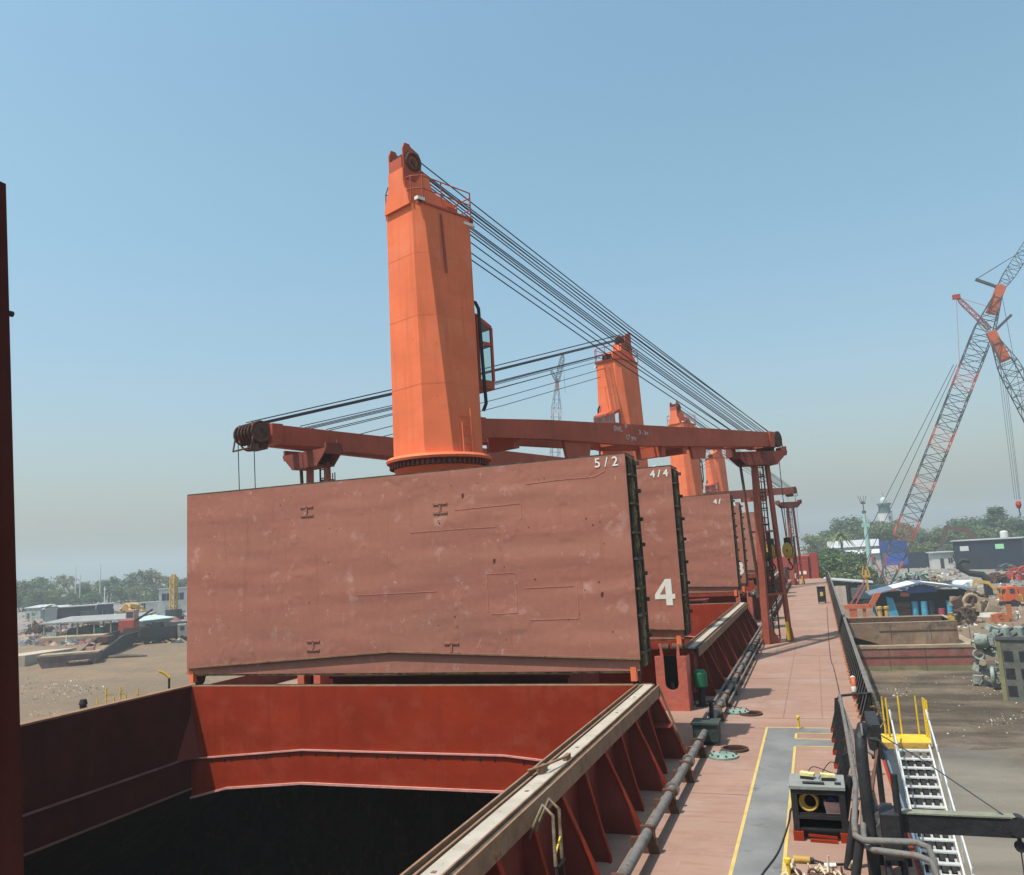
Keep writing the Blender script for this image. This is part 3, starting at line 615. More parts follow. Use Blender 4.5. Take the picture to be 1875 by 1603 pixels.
crane(134.7, SL2, 'farthest orange deck crane, small tower below the near jib tip', 1.175, False)
# hook blocks hanging at the tip of the near jib
for k, (x, yy, lab) in enumerate(((.5, e1+1.4, 'yellow and black hook block hanging clear, right of its twin'), (-.55, e1+1.2, 'yellow and black hook block half behind the boom rest ladder'))):
    p = Matrix.Translation((XC,29.4,0)) @ Matrix.Rotation(SL,4,'Z') @ V((x,yy,5.4))
    t = thing('hook_block', lab, 'crane hook', p, SL, 'hook blocks under the near jib')
    mb = MB().use(YELM); mb.prism([(0.32*cos(a),.1+.5*sin(a)) for a in [2*pi*i/16 for i in range(16)]],'y',-.2,-.12); mb.prism([(0.32*cos(a),.1+.5*sin(a)) for a in [2*pi*i/16 for i in range(16)]],'y',.12,.2); mb.build('cheek_plate', None, t)
    mb = MB().use(BLACK); mb.b6(-.2,.2,-.1,.1,.3,.9); mb.lathe([(.05,-.08),(.28,-.08),(.22,0),(.28,.08),(.05,.08)],(0,0,.1),16,'y'); mb.b6(-.05,.05,-.22,.22,.05,.15); mb.build('sheave', None, t)
    mb = MB(); mb.tube([(0,0,-.4),(0,0,-.62),(.12,0,-.78),(.18,0,-.95),(.08,0,-1.1),(-.08,0,-1.08),(-.15,0,-.95)],.05,8); mb.build('hook', BLACK, t)
# ---- boom rests
def rest(loc, rz, label, sc=1):
    t = thing('boom_rest', label, 'boom rest', loc, rz, 'boom rests for the crane jibs')
    M = mat('rust red post paint', (.30,.075,.045), .6, .2, .8, rust=.25, streak=.4, rcol=(.13,.05,.03))
    mb = MB().use(M); mb.tube([(0,0,0),(.32,0,11.0)],[.29,.24],4); mb.prism([(.25,0),(1.0,0),(.25,1.1)],'y',-.04,.04); mb.prism([(-.25,0),(-.6,0),(-.25,.8)],'y',-.04,.04); mb.build('post', None, t)
    mb = MB().use(M); mb.bar((1.75,.3,0),(1.35,.3,11.1),.24); mb.prism([(1.55,0),(1.95,0),(1.85,.8),(1.65,.8)],'y',.15,.45); mb.use(YELR); mb.bar((1.55,.1,.1),(1.5,.1,1.2),.14); mb.build('post', None, t)
    mb = MB().use(RUSTY); mb.bar((-.60,.1,11.0),(-.35,.1,6.8),.13); mb.bar((-.35,.1,6.8),(.0,.1,1.2),.14); mb.build('post', None, t)
    mb = MB().use(M); mb.bar((-.4,.15,6.75),(1.55,.2,6.75),.18,.12); mb.bar((.1,.15,2.9),(1.65,.25,2.9),.18,.14); mb.build('cross_beam', None, t)
    mb = MB().use(RUSTY)
    for x in (.72,1.10): mb.bar((x,.35,.2),(x-.02,.35,11.1),.07)
    for i in range(24): mb.bar((.72,.35,.4+.45*i),(1.10,.35,.4+.45*i),.05)
    for i in range(8): mb.torus((.91,.66,3.2+1.0*i),.36,.03,'z',14,5)
    for dx in (-.3,0,.3): mb.bar((.91+dx,1.0-.3*abs(dx),2.8),(.89+dx,1.0-.3*abs(dx),10.6),.04)
    mb.build('ladder', None, t)
    mb = MB().use(mat('cradle red darkened as shade', (.20,.05,.035), .7, .25, 1, rust=.3)); prof = [(-1.0,10.9),(1.2,10.9),(1.9,11.55),(1.9,11.68),(-1.75,11.68),(-1.75,11.55)]  # red darkened so that the cradle's shade is in its colour
    mb.prism(prof,'y',-.55,-.49); mb.prism(prof,'y',.49,.55); mb.b6(-1.0,1.2,-.55,.55,10.84,10.9); mb.b6(-1.75,-1.6,-.5,.5,11.4,11.95); mb.b6(1.75,1.9,-.5,.5,11.4,11.95)
    mb.use(RUSTY); mb.b6(-1.6,1.75,-.45,.45,11.5,11.6); mb.use(JIB); mb.tube([(1.5,.5,11.7),(1.5,.5,12.2)],.03,6); mb.build('cradle', None, t, (.45,0,0))
    mb = MB().use(RUSTY); mb.b6(.15,1.15,.5,1.3,2.98,3.1); mb.lathe([(.35,-.4),(.35,.4)],(.6,.95,3.6),14,'x'); mb.b6(.2,1.1,.6,1.2,3.1,3.3); mb.tube([(.3,.8,3.2),(.2,.7,4.4),(.5,.6,6.4)],.06,6); mb.b6(.5,1.2,.6,1.1,4.0,4.6); mb.lathe([(.28,-.3),(.28,.3)],(.9,.9,5.2),12,'x'); mb.b6(.55,.7,.55,.7,3.1,6.7); mb.b6(1.1,1.2,.55,.7,3.1,6.7); mb.build('winch', None, t)
    t.scale = (sc,)*3; return t
r1 = rest((-3.25,53.2,0), radians(33), 'tall rust red boom rest post standing on the deck, nearest at right')
r3 = copy_tree(r1); r3.location = (-3.25,124.2,0); r3['label'] = 'far boom rest post, small, near the bow'
rest((-24.6,36.9,.35), radians(-20), 'boom rest under the left jib end, rising behind the big cover')
# ================================================================ DECK FITTINGS
def simple(name, label, cat, mb, m=None, group=None, loc=None):
    return tag(mb.build(name, m, None, loc), label, cat, group)
# pipe along the deck
t = thing('deck_pipe', 'long worn grey pipe running along the deck beside the hatch coamings', 'pipe', (-3.72,8,0))
mb = MB(); mb.tube([(0,0,.40),(0,18.6,.40)],.105,12); mb.tube([(0,19.2,.40),(-.05,120,.42)],.10,12); mb.build('pipe_run', GREYP, t)
mb = MB(); mb.tube([(-.32,19.5,.34),(-.32,120,.34)],.06,8); mb.tube([(.22,24.0,.34),(.22,60,.34)],.045,8); mb.build('pipe_run', GREYP, t)
mb = MB(); y = 1.5
while y < 118: mb.b6(-.35,.2,y,y+.06,.0,.30); mb.b6(-.14,.14,y-.02,y+.09,.28,.53); y += 2.6
mb.build('pipe_bracket', RUSTY, t)['kind'] = 'stuff'
mb = MB()
for y in (6.0,12.4,15.1,22.0,23.4,27.5,33,39): mb.lathe([(.1,-.04),(.17,-.04),(.17,.04),(.1,.04)],(0,y,.4),14,'y')
mb.build('flange', GREYP, t)['kind'] = 'stuff'
t = thing('valve_box', 'dark square valve box straddling the deck pipe', 'valve box', (-3.7,26.95,0))
mb = MB(); mb.b6(-.38,.38,-.35,.35,.12,.62); mb.b6(-.42,.42,-.4,.4,.62,.68); 
for x in (-.3,.3):
    for y in (-.28,.28): mb.b6(x-.05,x+.05,y-.05,y+.05,0,.12)
mb.build('box', mat('dark green black box',(.03,.045,.04),.6,.3,2,dust=.3,dcol=(.2,.2,.18)), t)
mb = MB(); mb.tube([(.1,.75,.4),(.1,.75,1.1)],.07,8); mb.torus((.1,.75,1.12),.13,.02,'z',14,5); mb.build('valve_stem', BLACK, t)
# manholes with their lifted pale green lids
for k, ((x,y),(hx,hy)) in enumerate((((-3.06,25.3),(-2.82,26.15)),((-3.22,31.9),(-2.72,31.55)))):
    w_ = ('nearer','farther')[k]
    mb = MB(); mb.use(RUSTY); mb.lathe([(.34,0),(.40,0),(.40,.07),(.34,.07),(.34,.0)],n=28); mb.use(HOLD); mb.lathe([(.001,.012),(.34,.012)],n=28)
    simple('manhole', w_+' open manhole in the red deck, a dark rusty oval', 'manhole', mb, None, 'open manholes in the deck', (hx,hy,0))
    mb = MB().use(mat('pale green lid paint',(.17,.25,.21),.6,.2,3,dust=.5,dcol=(.36,.38,.34),dscale=3)); mb.lathe([(.001,.10),(.30,.085),(.43,.05),(.43,.0)],n=28)
    l = simple('manhole_lid', w_+' pale green manhole lid lying on the deck by an open manhole', 'steel disc', mb, None, 'pale green manhole lids', (x,y,.004))
    m2 = MB()
    for i in range(10): a = i*pi/5; m2.disc((.36*cos(a),.36*sin(a),.09),.03,.05,n=8)
    m2.tube([(-.1,0,.1),(-.08,0,.17),(.08,0,.17),(.1,0,.1)],.015,6); m2.build('bolt', DGREY, l)['kind']='stuff'
# green drum and red extinguishers beside the stool
t = thing('green_drum', 'dark green drum on a stand in the shade behind the slotted red stool', 'drum', (-4.62,33.1,0))
mb = MB(); mb.lathe([(.001,.72),(.24,.72),(.26,.76),(.26,1.22),(.2,1.34),(.001,1.36)],n=20); mb.build('drum', DGREEN, t)
mb = MB(); mb.lathe([(.14,0),(.12,.72)],n=12); mb.lathe([(.001,.05),(.25,.05),(.25,0)],n=12); mb.build('stand', BLACK, t)
t = thing('fire_extinguisher', 'red fire extinguisher standing by the green drum', 'extinguisher', (-4.93,33.35,0))
mb = MB(); mb.lathe([(.001,.45),(.09,.45),(.09,.95),(.04,1.03),(.03,1.1)],n=12); mb.build('cylinder', REDM, t); mb = MB(); mb.tube([(0,0,1.1),(.1,0,1.18)],.02,6); mb.tube([(0,0,1.1),(.13,0,1.0),(.12,0,.6)],.015,6); mb.b6(-.02,.02,-.1,.1,.35,.45); mb.b6(-.02,.02,-.03,.03,0,.4); mb.build('hose', BLACK, t)
# small cabinet far along the deck
t = thing('deck_box', 'small black box with a yellow panel alone on the far deck', 'cabinet', (.20,86.4,0))
mb = MB(); mb.b6(-.38,.38,-.3,.3,.15,1.55); mb.b6(-.42,.42,-.34,.34,1.55,1.6)
for x in (-.3,.3): mb.b6(x-.05,x+.05,-.25,.25,0,.15)
mb.build('case', BLACK, t); mb = MB(); mb.b6(-.14,.14,-.32,-.3,.7,1.1); mb.build('label_panel', YEL, t); mb = MB(); mb.b6(.2,.26,-.33,-.3,.8,.95); mb.build('handle', DGREY, t)
# life ring
t = thing('life_ring', 'orange and white life ring on the bulwark stays', 'life ring', (.80,32.0,.86))
for i in range(4): mb = MB(); mb.torus((0,0,0),.31,.085,'x',8,8,i*pi/2+.25,i*pi/2+pi/2-.25); mb.build('ring_quarter', ORM, t)
for i in range(4): mb = MB(); mb.torus((0,0,0),.31,.09,'x',4,8,i*pi/2-.25,i*pi/2+.25); mb.build('white_band', WHITE, t)
# open tool cabinet on the grey-and-red deck
t = thing('tool_cabinet', 'open fronted dark steel cabinet with red feet beside the grey walkway', 'cabinet', (-.45,18.6,0))
mb = MB(); 
for x in (-.46,.46): mb.b6(x-.06,x+.06,0,.75,.18,1.0)
mb.b6(-.40,.40,.70,.75,.2,1.0); mb.b6(-.40,.40,.0,.7,.42,.49); mb.b6(-.40,.40,.03,.06,.49,.53); mb.b6(-.4,.4,.0,.05,.9,1.0); mb.b6(-.4,.4,.1,.7,.18,.22); mb.b6(-.45,.45,.02,.06,.2,.24)
mb.build('frame', BLACK, t)
mb = MB(); mb.prism([(-.03,1.0),(.8,1.0),(.8,1.10),(-.03,1.06)],'x',-.54,.54); mb.build('lid', mat('grey galvanised sheet',(.21,.215,.20),.5,.15,3,dust=.3), t)
for x in (-.44,.46): mb = MB(); mb.b6(x-.10,x+.10,-.04,.8,0,.18); mb.build('foot', COAM, t)
mb = MB(); mb.bar((-.25,.05,.1),(.3,.05,.07),.05); mb.bar((-.22,-.05,.03),(.3,-.08,.03),.05); mb.build('brace', COAM, t)
t = thing('hose_coil', 'yellow coiled hose hanging inside the dark cabinet', 'hose', (-.64,18.72,.72))
for i in range(3): mb = MB(); mb.torus((.02*i,.05*i,.0),.17-.012*i,.026,'y',28,8); mb.build('loop', YELM, t)
t = thing('tool_bag', 'pink bag stuffed with navy cloth on the cabinet shelf', 'bag', (-.18,18.82,.49))
mb = MB(); mb.loft([V((-.13,-.08,0)),V((.13,-.08,0)),V((.13,.10,0)),V((-.13,.10,0))],[V((-.17,-.1,.24)),V((.17,-.1,.23)),V((.16,.12,.22)),V((-.16,.12,.25))]); mb.build('bag', PINK, t)
mb = MB(); rr = random.Random(2)
for i in range(7): mb.tube([(rr.uniform(-.14,.0),rr.uniform(-.08,.1),.22),(rr.uniform(-.05,.1),rr.uniform(-.1,.05),.36),(rr.uniform(.02,.16),rr.uniform(-.05,.1),.24)],.05,7)
mb.build('cloth', NAVY, t)
for k, (x, y, a, lab) in enumerate(((-.62,19.12,.25,'pale yellow work light on the cabinet lid, the tilted left one'),(-.22,19.05,-.03,'pale yellow work light on the cabinet lid, the flat right one'))):
    t = thing('work_light', lab, 'work light', (x,y,1.09), -a, 'work lights on the cabinet')
    mb = MB(); mb.prism([(-.13,.02),(.13,.02),(.14,.10),(-.14,.12)],'y',-.07,.07); mb.build('case', mat('pale yellow plastic',(.70,.58,.25),.4,.08,6), t)
    mb = MB(); mb.b6(-.13,.13,-.10,-.07,-.01,.05); mb.tube([(0,.07,.06),(0,.16,.05)],.02,6); mb.build('base', BLACK, t)
mb = MB(); mb.tube([(-.72,18.75,1.09),(-.5,18.73,1.095),(-.3,18.72,1.095)],.03,6); mb.tube([(-.1,18.75,1.1),(.02,18.74,1.1)],.025,6); simple('grease_gun','short black tool lying along the front of the cabinet lid','tool',mb,BLACK)
# cable, hose, rope heap, yellow valve
def curve(name, label, cat, pts, r, m, n=6, grp=None):
    P = [V(p) for p in pts]; out = []
    for i in range(len(P)-1):
        a, b, c, d = P[max(i-1,0)], P[i], P[i+1], P[min(i+2,len(P)-1)]
        for k in range(8):
            u = k/8; out.append(.5*((2*b)+(c-a)*u+(2*a-5*b+4*c-d)*u*u+(3*b-a-3*c+d)*u**3))
    out.append(P[-1]); mb = MB(); mb.tube(out, r, n); return simple(name, label, cat, mb, m, grp)
def G0(px,py,z=.02): d = ray(px,py); return CP+d*((z-6)/d.z)
curve('hose','dark hose snaking across the grey walkway away from the cabinet','hose',[G0(1457,1440),G0(1452,1475),G0(1447,1485),G0(1443,1510),G0(1425,1560),G0(1395,1602),G0(1370,1640)],.018,BLACK)
curve('cable','thin dark cable lying along the edge of the deck','cable',[G0(1514,1110),G0(1519,1190),G0(1527,1225),G0(1535,1260),G0(1541,1300),G0(1538,1330)],.016,BLACK)
curve('electric_lead','loose black lead from the cabinet lid, the left one','cable',[(-.62,19.12,1.15),(-.5,19.8,1.15),(-.1,21.5,.6),(.05,23,.35),(.25,24.4,.5)],.010,BLACK,5,'leads from the cabinet')
curve('electric_lead','loose black lead from the cabinet lid, the right one','cable',[(-.4,18.95,1.12),(-.15,19.6,1.3),(.1,21,.9),(.22,22.2,1.05)],.010,BLACK,5,'leads from the cabinet')
t = thing('rope_heap', 'tangled heap of pale rope and rusty shackles on the deck by the cabinet', 'rope', (-.45,16.55,0))
rr = random.Random(11); mb = MB()
for i in range(26):
    a = rr.uniform(0,6.28); p = V((rr.uniform(-.6,.55),rr.uniform(-.35,.35),.03)); q = V((cos(a),sin(a),0))*rr.uniform(.1,.3)
    mb.tube([p, p+q*.5+V((0,0,rr.uniform(.04,.22))), p+q+V((rr.uniform(-.1,.1),rr.uniform(-.1,.1),.02))], .022, 6)
mb.tube([(.1,.0,.02),(.12,.02,.42)],.022,6); mb.build('rope', NETM, t)
mb = MB()
for i in range(16): 
    p = (rr.uniform(-.6,.5),rr.uniform(-.35,.3),.07); mb.torus(p,rr.uniform(.05,.09),.022,rr.choice('xyz'),10,6)
mb.build('shackle', RUSTY, t)['kind'] = 'stuff'
t = thing('hand_valve', 'small yellow hand lamp with a pale head lying on the deck', 'lamp', (-.72,17.35,.06))
mb = MB(); mb.tube([(-.25,0,0),(.05,0,0)],[.07,.06],10); mb.build('body', YELM, t); mb = MB(); mb.tube([(.05,0,0),(.12,0,0)],.05,8); mb.tube([(.12,0,0),(.35,-.08,-.03),(.8,.05,-.03)],.02,6); mb.build('lead', BLACK, t); mb = MB(); mb.tube([(.3,-.16,-.03),(.5,-.12,-.02)],[.05,.04],8); mb.build('head', WHITE, t)
for k,(x,y,lab) in enumerate(((-1.06,29.3,'yellow painted corner post at the top of the grey walkway'),(.08,29.5,'yellow post close to the leaning black stays'),(-1.02,16.4,'yellow peg at the near edge of the walkway'))):
    mb = MB(); mb.lathe([(.07,0),(.07,.03),(.035,.03),(.035,.30),(.06,.31),(.06,.38),(.001,.40)],n=12); simple('marker_post',lab,'post',mb,YELR,'small yellow posts by the walkway',(x,y,.01))
# inner gangway rail with raking stays
t = thing('gangway_rail', 'double grey pipe rail round the gangway opening, bending outboard', 'railing', (0,0,0))
for off, z in ((0,1.12),(.13,.98)):
    mb = MB(); mb.tube([(.28-off*.2,28.9,z),(.30+off,24.4,z),(.30+off,18.6,z),(.17+off,16.2,z),(.16+off,15.5,z),(.27+off,15.3,z),(1.05,15.35-off*1.6,z),(1.22,15.25-off*1.6,z-.03),(1.27,15.15-off*1.6,z-.2),(1.27,14.6,z-1.2)],.052,10); mb.build('rail', GREYP, t)
mb = MB(); mb.tube([(.26,28.9,1.1),(.95,29.3,1.1),(1.1,29.3,1.1)],.04,8); mb.build('rail', BLACK, t)
for y in (28.8,27.4,25.9,24.4,22.9,21.4):
    mb = MB(); mb.bar((-.02,y,.1),(.28,y,1.08),.14,.05,V((0,1,0))); mb.prism([(.0,.1),(.02,.1),(.30,1.05),(.12,1.05)],'y',y+.03,y+.05); mb.build('stay', BLACK, t)
    mb = MB(); mb.b6(-.10,.10,y-.06,y+.06,0,.12); mb.build('stay_foot', COAM, t)
for y in (19.5,17.2,15.5): mb = MB(); mb.tube([(-.02,y,0),(.22,y,1.05)],.075,8); mb.build('stay', BLACK, t)
# gangway davit: post, winch, arm with wire
t = thing('gangway_davit', 'black gangway davit post with hooked top and a beam over the water', 'davit', (.5,17,0))
mb = MB().use(BLACK); mb.tube([(-.08,-.4,-.3),(-.08,-.4,2.15),(-.06,-.3,2.45),(0,-.1,2.58),(.08,.15,2.5)],.105,12); mb.use(GREYP); mb.torus((-.03,-.25,2.5),.16,.02,'x',14,6,.0,pi); mb.build('post', None, t)
mb = MB().use(BLACK); mb.b6(.28,2.30,-.10,.10,.78,1.10); mb.use(mat('mossy grey beam top',(.20,.20,.15),.8,.2,3)); mb.b6(.28,2.28,-.12,.12,1.10,1.125); mb.use(BLACK); mb.disc((2.30,0,.96),.17,.24,'y'); mb.build('beam', None, t)
mb = MB(); mb.disc((2.3,0,.62),.09,.08,'y'); mb.b6(2.27,2.33,-.03,.03,.62,.8); mb.build('block', BLACK, t)
mb = MB(); mb.tube([(2.3,0,.55),(2.32,0,-8)],.012,5); mb.build('wire', ROPE, t)
mb = MB(); mb.tube([(2.1,0,1.13),(1.0,1.2,1.75),(.35,1.6,2.1)],.012,5); mb.build('wire', ROPE, t)
mb = MB().use(DGREY); mb.lathe([(.001,-.35),(.3,-.35),(.3,-.3),(.2,-.3),(.2,.3),(.3,.3),(.3,.35),(.001,.35)],(.30,1.0,.45),20,'y'); mb.use(BLACK); mb.b6(.05,.6,.5,1.5,0,.2); mb.b6(.2,.42,1.35,1.6,.2,.8); mb.b6(.12,.42,-.4,.2,.4,1.15); mb.build('winch', None, t)
mb = MB(); mb.tube([(.42,-.2,-.2),(.42,-.2,1.8)],.06,8); mb.build('strut', BLACK, t)
mb = MB().use(BLACK); mb.tube([(.30,2.6,0),(.30,2.6,1.82)],.06,8); mb.tube([(.2,2.6,1.8),(.36,2.55,1.78),(.5,2.5,1.6)],.035,7); mb.build('strut', None, t); mb = MB(); mb.bar((.1,2.0,.9),(.32,2.58,1.6),.05); mb.build('strut', RUSTY, t)
t = thing('side_platform', 'red gangway landing built out from the hull behind the black post', 'platform', (.9,18,0))
mb = MB().use(COAM); mb.b6(-.25,.32,-3.4,9.6,-.25,-.02); mb.use(BLACK); mb.b6(-.28,-.22,-3.4,9.6,0,.25); mb.b6(.0,.3,7.5,9.5,0,.9); mb.b6(.32,.36,-3.4,9.6,-.5,.0); mb.build('deck_edge', None, t)
mb = MB().use(mat('blue grey side plate',(.12,.16,.22),.6,.2,1)); mb.b6(.36,.42,1,9.6,-1.6,-.05); mb.build('side_plate', None, t)
# small fittings in the gangway well
for k,(x,y,z,lab) in enumerate(((.62,20.6,0,'rusty twisted shackle and lever by the davit winch'),(.75,23.8,0,'grey curved pipe end beside the yellow landing'))):
    mb = MB(); 
    if k == 0: mb.tube([(-.1,0,.1),(.0,.2,.4),(.15,.5,.8)],.04,7); mb.torus((0,.1,.35),.12,.05,'x',12,6); mb.b6(-.15,.15,-.1,.1,0,.12)
    else: mb.tube([(-.2,.2,0),(-.2,.2,.45),(-.05,.1,.62),(.2,-.05,.5)],.06,8)
    simple('deck_fitting',lab,'fitting',mb,RUSTY if k == 0 else GREYP,None,(x,y,z))
# accommodation ladder with yellow landing
t = thing('accommodation_ladder', 'aluminium accommodation ladder slanting down the hull side from a yellow landing', 'ladder', (1.7,28.6,-.22))
dv = V((0,-4.95,-2.2)).normalized(); nrm = V((0,-dv.z,dv.y)); 
mb = MB()
for x in (0,.92): mb.bar(V((x,-.3,-.05)), V((x,-.3,-.05))+dv*9.5, .045, .16, V((0,.4,1)))
mb.build('stringer', ALU, t)
for i in range(23):
    p = V((.46,-.45,-.06))+dv*(.40*i+.1); mb = MB(); mb.box(p,(.88,.17,.035)); mb.build('tread', ALU, t)
mb = MB()
for x in (.2,.42,.64,.84): mb.bar(V((x,-.3,-.13)), V((x,-.3,-.13))+dv*9.4, .06, .02, V((0,.4,1)))
mb.build('under_strip', mat('dusty tread backing',(.34,.31,.28),.8,.2,4), t)
mb = MB(); mb.bar(V((.46,-.3,-.36)), V((.46,-.3,-.36))+dv*9.4, .90, .02, V((0,.4,1))); mb.build('tread_gap_shade', BLACK, t)  # added black sheet below the treads, shade for the gaps between them
for x in (-.04,.98):
    mb = MB(); a = V((x,-.3,.95)); mb.tube([a+V((0,.3,0)), a+dv*9.5], .028, 8)
    for k in range(7): p = V((x,-.5,0))+dv*(1.5*k); mb.tube([p, p+V((0,0,.98))], .018, 6)
    mb.build('hand_rail', ALU, t)
mb = MB().use(YELR); mb.prism([(-.45,-.30),(.95,-.30),(1.02,-.22),(1.05,.1),(1.0,.85),(.9,.95),(-.45,.95)],'z',.0,.05); mb.use(YELM); mb.prism([(-.45,-.32),(.96,-.32),(1.04,-.22),(1.04,-.2),(-.45,-.2)],'z',-.12,.055); mb.build('landing', None, t)
for x, y in ((-.18,.75),(-.08,.5),(.30,.92),(.80,.92),(.98,.6),(1.01,.45),(1.03,.15)):
    mb = MB(); mb.tube([(x,y,.05),(x,y,1.22)],.028,7); mb.build('stanchion', YELR, t)
mb = MB(); mb.tube([(-.55,.15,.15),(-.1,.35,.65)],.02,6); mb.torus((-.45,.9,.75),.14,.03,'y',14,6,-1.2,2.2); mb.build('stay_wire', SEALY, t)
# things along the port rail, just showing over the coaming
for k,(y,h,lab) in enumerate(((26.85,1.25,'first'),(27.3,1.62,'second'),(27.7,1.2,'third'),(28.05,1.55,'fourth'),(28.35,1.2,'fifth'),(29.0,1.35,'sixth'))):
    mb = MB(); mb.tube([(0,0,0),(0,0,h)],.03,7); mb.tube([(0,-.1,h-.25),(0,.25,h-.3)],.02,6); mb.b6(-.06,.06,-.06,.06,0,.03)
    simple('yellow_stanchion', lab+' yellow stanchion from the left above the far coaming edge', 'stanchion', mb, YELR, 'yellow stanchions on the far side of the ship', (-28.05,y,0))
t = thing('deck_lamp', 'lamp post with a bent yellow head beyond the far coaming', 'lamp', (-28.0,30.8,0))
mb = MB(); mb.tube([(0,0,0),(0,0,1.55)],.05,8); mb.build('post', BLACK, t); mb = MB(); mb.tube([(.02,.0,1.5),(-.12,-.1,1.68),(-.3,-.3,1.85)],.055,8); mb.build('lamp_head', YELR, t)
mb = MB(); mb.lathe([(.16,0),(.13,.1),(.13,1.15),(.17,1.2),(.12,1.38),(.001,1.4)],n=14); mb.tube([(0,0,1.1),(.22,.05,1.05)],.03,6); simple('vent_pipe','short black vent pipe poking above the far coaming edge','vent',mb,BLACK,None,(-28.0,26.1,0))
# ================================================================ LAND, WATER AND THE YARD
def groundmesh():
    mb = MB(); rad = [0,25,40,55,70,85,100,115,130,150,175,200,230,265,305,350,400,460,540,640,800,1050,1500,2500]; n = 120; vs = []; rr = random.Random(3)
    for i, r in enumerate(rad):
        for k in range(n):
            a = 2*pi*k/n; x, y = XC+r*cos(a), 60+r*sin(a); z = g(x,y)
            if i > 1 and z > -11.8 and r < 400: z += rr.uniform(-.18,.18)
            vs.append((x,y,z))
    fs = [(i*n+k,i*n+(k+1)%n,(i+1)*n+(k+1)%n,(i+1)*n+k) for i in range(1,len(rad)-1) for k in range(n)]
    i0 = n; fs += [tuple(range(n,2*n))]
    mb.add(vs[:], fs, True); return mb
gm = bpy.data.materials.new('beach mud and sand'); gm.use_nodes = True
nt = gm.node_tree; N = nt.nodes; L = nt.links; bs = N['Principled BSDF']; bs.inputs['Roughness'].default_value = .9; bs.inputs['Specular IOR Level'].default_value = .15
geo = N.new('ShaderNodeNewGeometry'); sx = N.new('ShaderNodeSeparateXYZ'); L.new(geo.outputs['Position'], sx.inputs[0])
def nz(sc, det=6, ro=.6):
    n = N.new('ShaderNodeTexNoise'); n.inputs['Scale'].default_value = sc; n.inputs['Detail'].default_value = det; n.inputs['Roughness'].default_value = ro; L.new(geo.outputs['Position'], n.inputs['Vector']); return n.outputs['Fac']
def mr(src, a, b, lo=0, hi=1):
    r = N.new('ShaderNodeMapRange'); r.inputs[1].default_value=a; r.inputs[2].default_value=b; r.inputs[3].default_value=lo; r.inputs[4].default_value=hi; L.new(src, r.inputs[0]); return r.outputs[0]
def mx(f, a, b):
    x = N.new('ShaderNodeMix'); x.data_type='RGBA'; L.new(f, x.inputs[0])
    for v,i in ((a,6),(b,7)):
        if isinstance(v,tuple): x.inputs[i].default_value=(*v,1)
        else: L.new(v, x.inputs[i])
    return x.outputs[2]
def ma(op, a, b):
    x = N.new('ShaderNodeMath'); x.operation = op
    for i,v in enumerate((a,b)):
        if isinstance(v,(int,float)): x.inputs[i].default_value = v
        else: L.new(v, x.inputs[i])
    return x.outputs[0]
sand = mx(mr(nz(.05),.35,.65), (.27,.18,.11), (.205,.145,.095))
sand = mx(mr(nz(.4,8),.5,.75,0,.6), sand, (.15,.125,.10))
mud = mx(mr(nz(.25,8),.35,.65), (.14,.105,.074), (.25,.195,.14))
mud = mx(mr(nz(1.6,4,.8),.62,.70,0,.85), mud, (.30,.275,.24))
hgt = ma('ADD', sx.outputs[2], mr(nz(.06),.3,.7,-.35,.35))
rt = ma('GREATER_THAN', sx.outputs[0], -16)
fz = ma('ADD', ma('MULTIPLY', rt, .35), -11.0)
def nzs(sc, st, det=6):
    mp = N.new('ShaderNodeMapping'); mp.inputs['Scale'].default_value = st; mp.inputs['Rotation'].default_value = (0,0,.25); L.new(geo.outputs['Position'], mp.inputs[0])
    n = N.new('ShaderNodeTexNoise'); n.inputs['Scale'].default_value = sc; n.inputs['Detail'].default_value = det; n.inputs['Roughness'].default_value = .65; L.new(mp.outputs[0], n.inputs['Vector']); return n.outputs['Fac']
mud = mx(mr(nzs(.22,(.25,1.3,1)),.42,.62,0,.75), mud, (.055,.042,.031))
mud = mx(mr(nzs(.5,(.3,1.2,1)),.60,.72,0,.6), mud, (.21,.165,.12))
sand = mx(mr(nzs(.10,(.3,1.6,1)),.48,.68,0,.6), sand, (.165,.135,.105))
sand = mx(mr(nz(2.2,5,.8),.62,.72,0,.5), sand, (.33,.29,.24))
wet = mr(ma('SUBTRACT', hgt, fz), 0, .35)
c = mx(wet, mud, sand)
yd = mx(mr(nz(.03),.4,.6), (.20,.185,.17), (.25,.22,.19))
c = mx(mr(ma('ADD', sx.outputs[2], mr(nz(.02),.3,.7,-.8,.8)), -8.8, -7.6), c, yd)
L.new(c, bs.inputs['Base Color'])
b = N.new('ShaderNodeBump'); b.inputs['Strength'].default_value=1; b.inputs['Distance'].default_value=.6; L.new(nz(.9,8,.75), b.inputs['Height']); L.new(b.outputs[0], bs.inputs['Normal'])
gr = groundmesh().build('beach_ground', gm); gr['kind'] = 'structure'
wm = bpy.data.materials.new('muddy water'); wm.use_nodes = True; nt = wm.node_tree; N = nt.nodes; L = nt.links; bs = N['Principled BSDF']
geo = N.new('ShaderNodeNewGeometry')
def nzs(sc, st, det=6):
    mp = N.new('ShaderNodeMapping'); mp.inputs['Scale'].default_value = st; mp.inputs['Rotation'].default_value = (0,0,.25); L.new(geo.outputs['Position'], mp.inputs[0])
    n = N.new('ShaderNodeTexNoise'); n.inputs['Scale'].default_value = sc; n.inputs['Detail'].default_value = det; n.inputs['Roughness'].default_value = .65; L.new(mp.outputs[0], n.inputs['Vector']); return n.outputs['Fac']
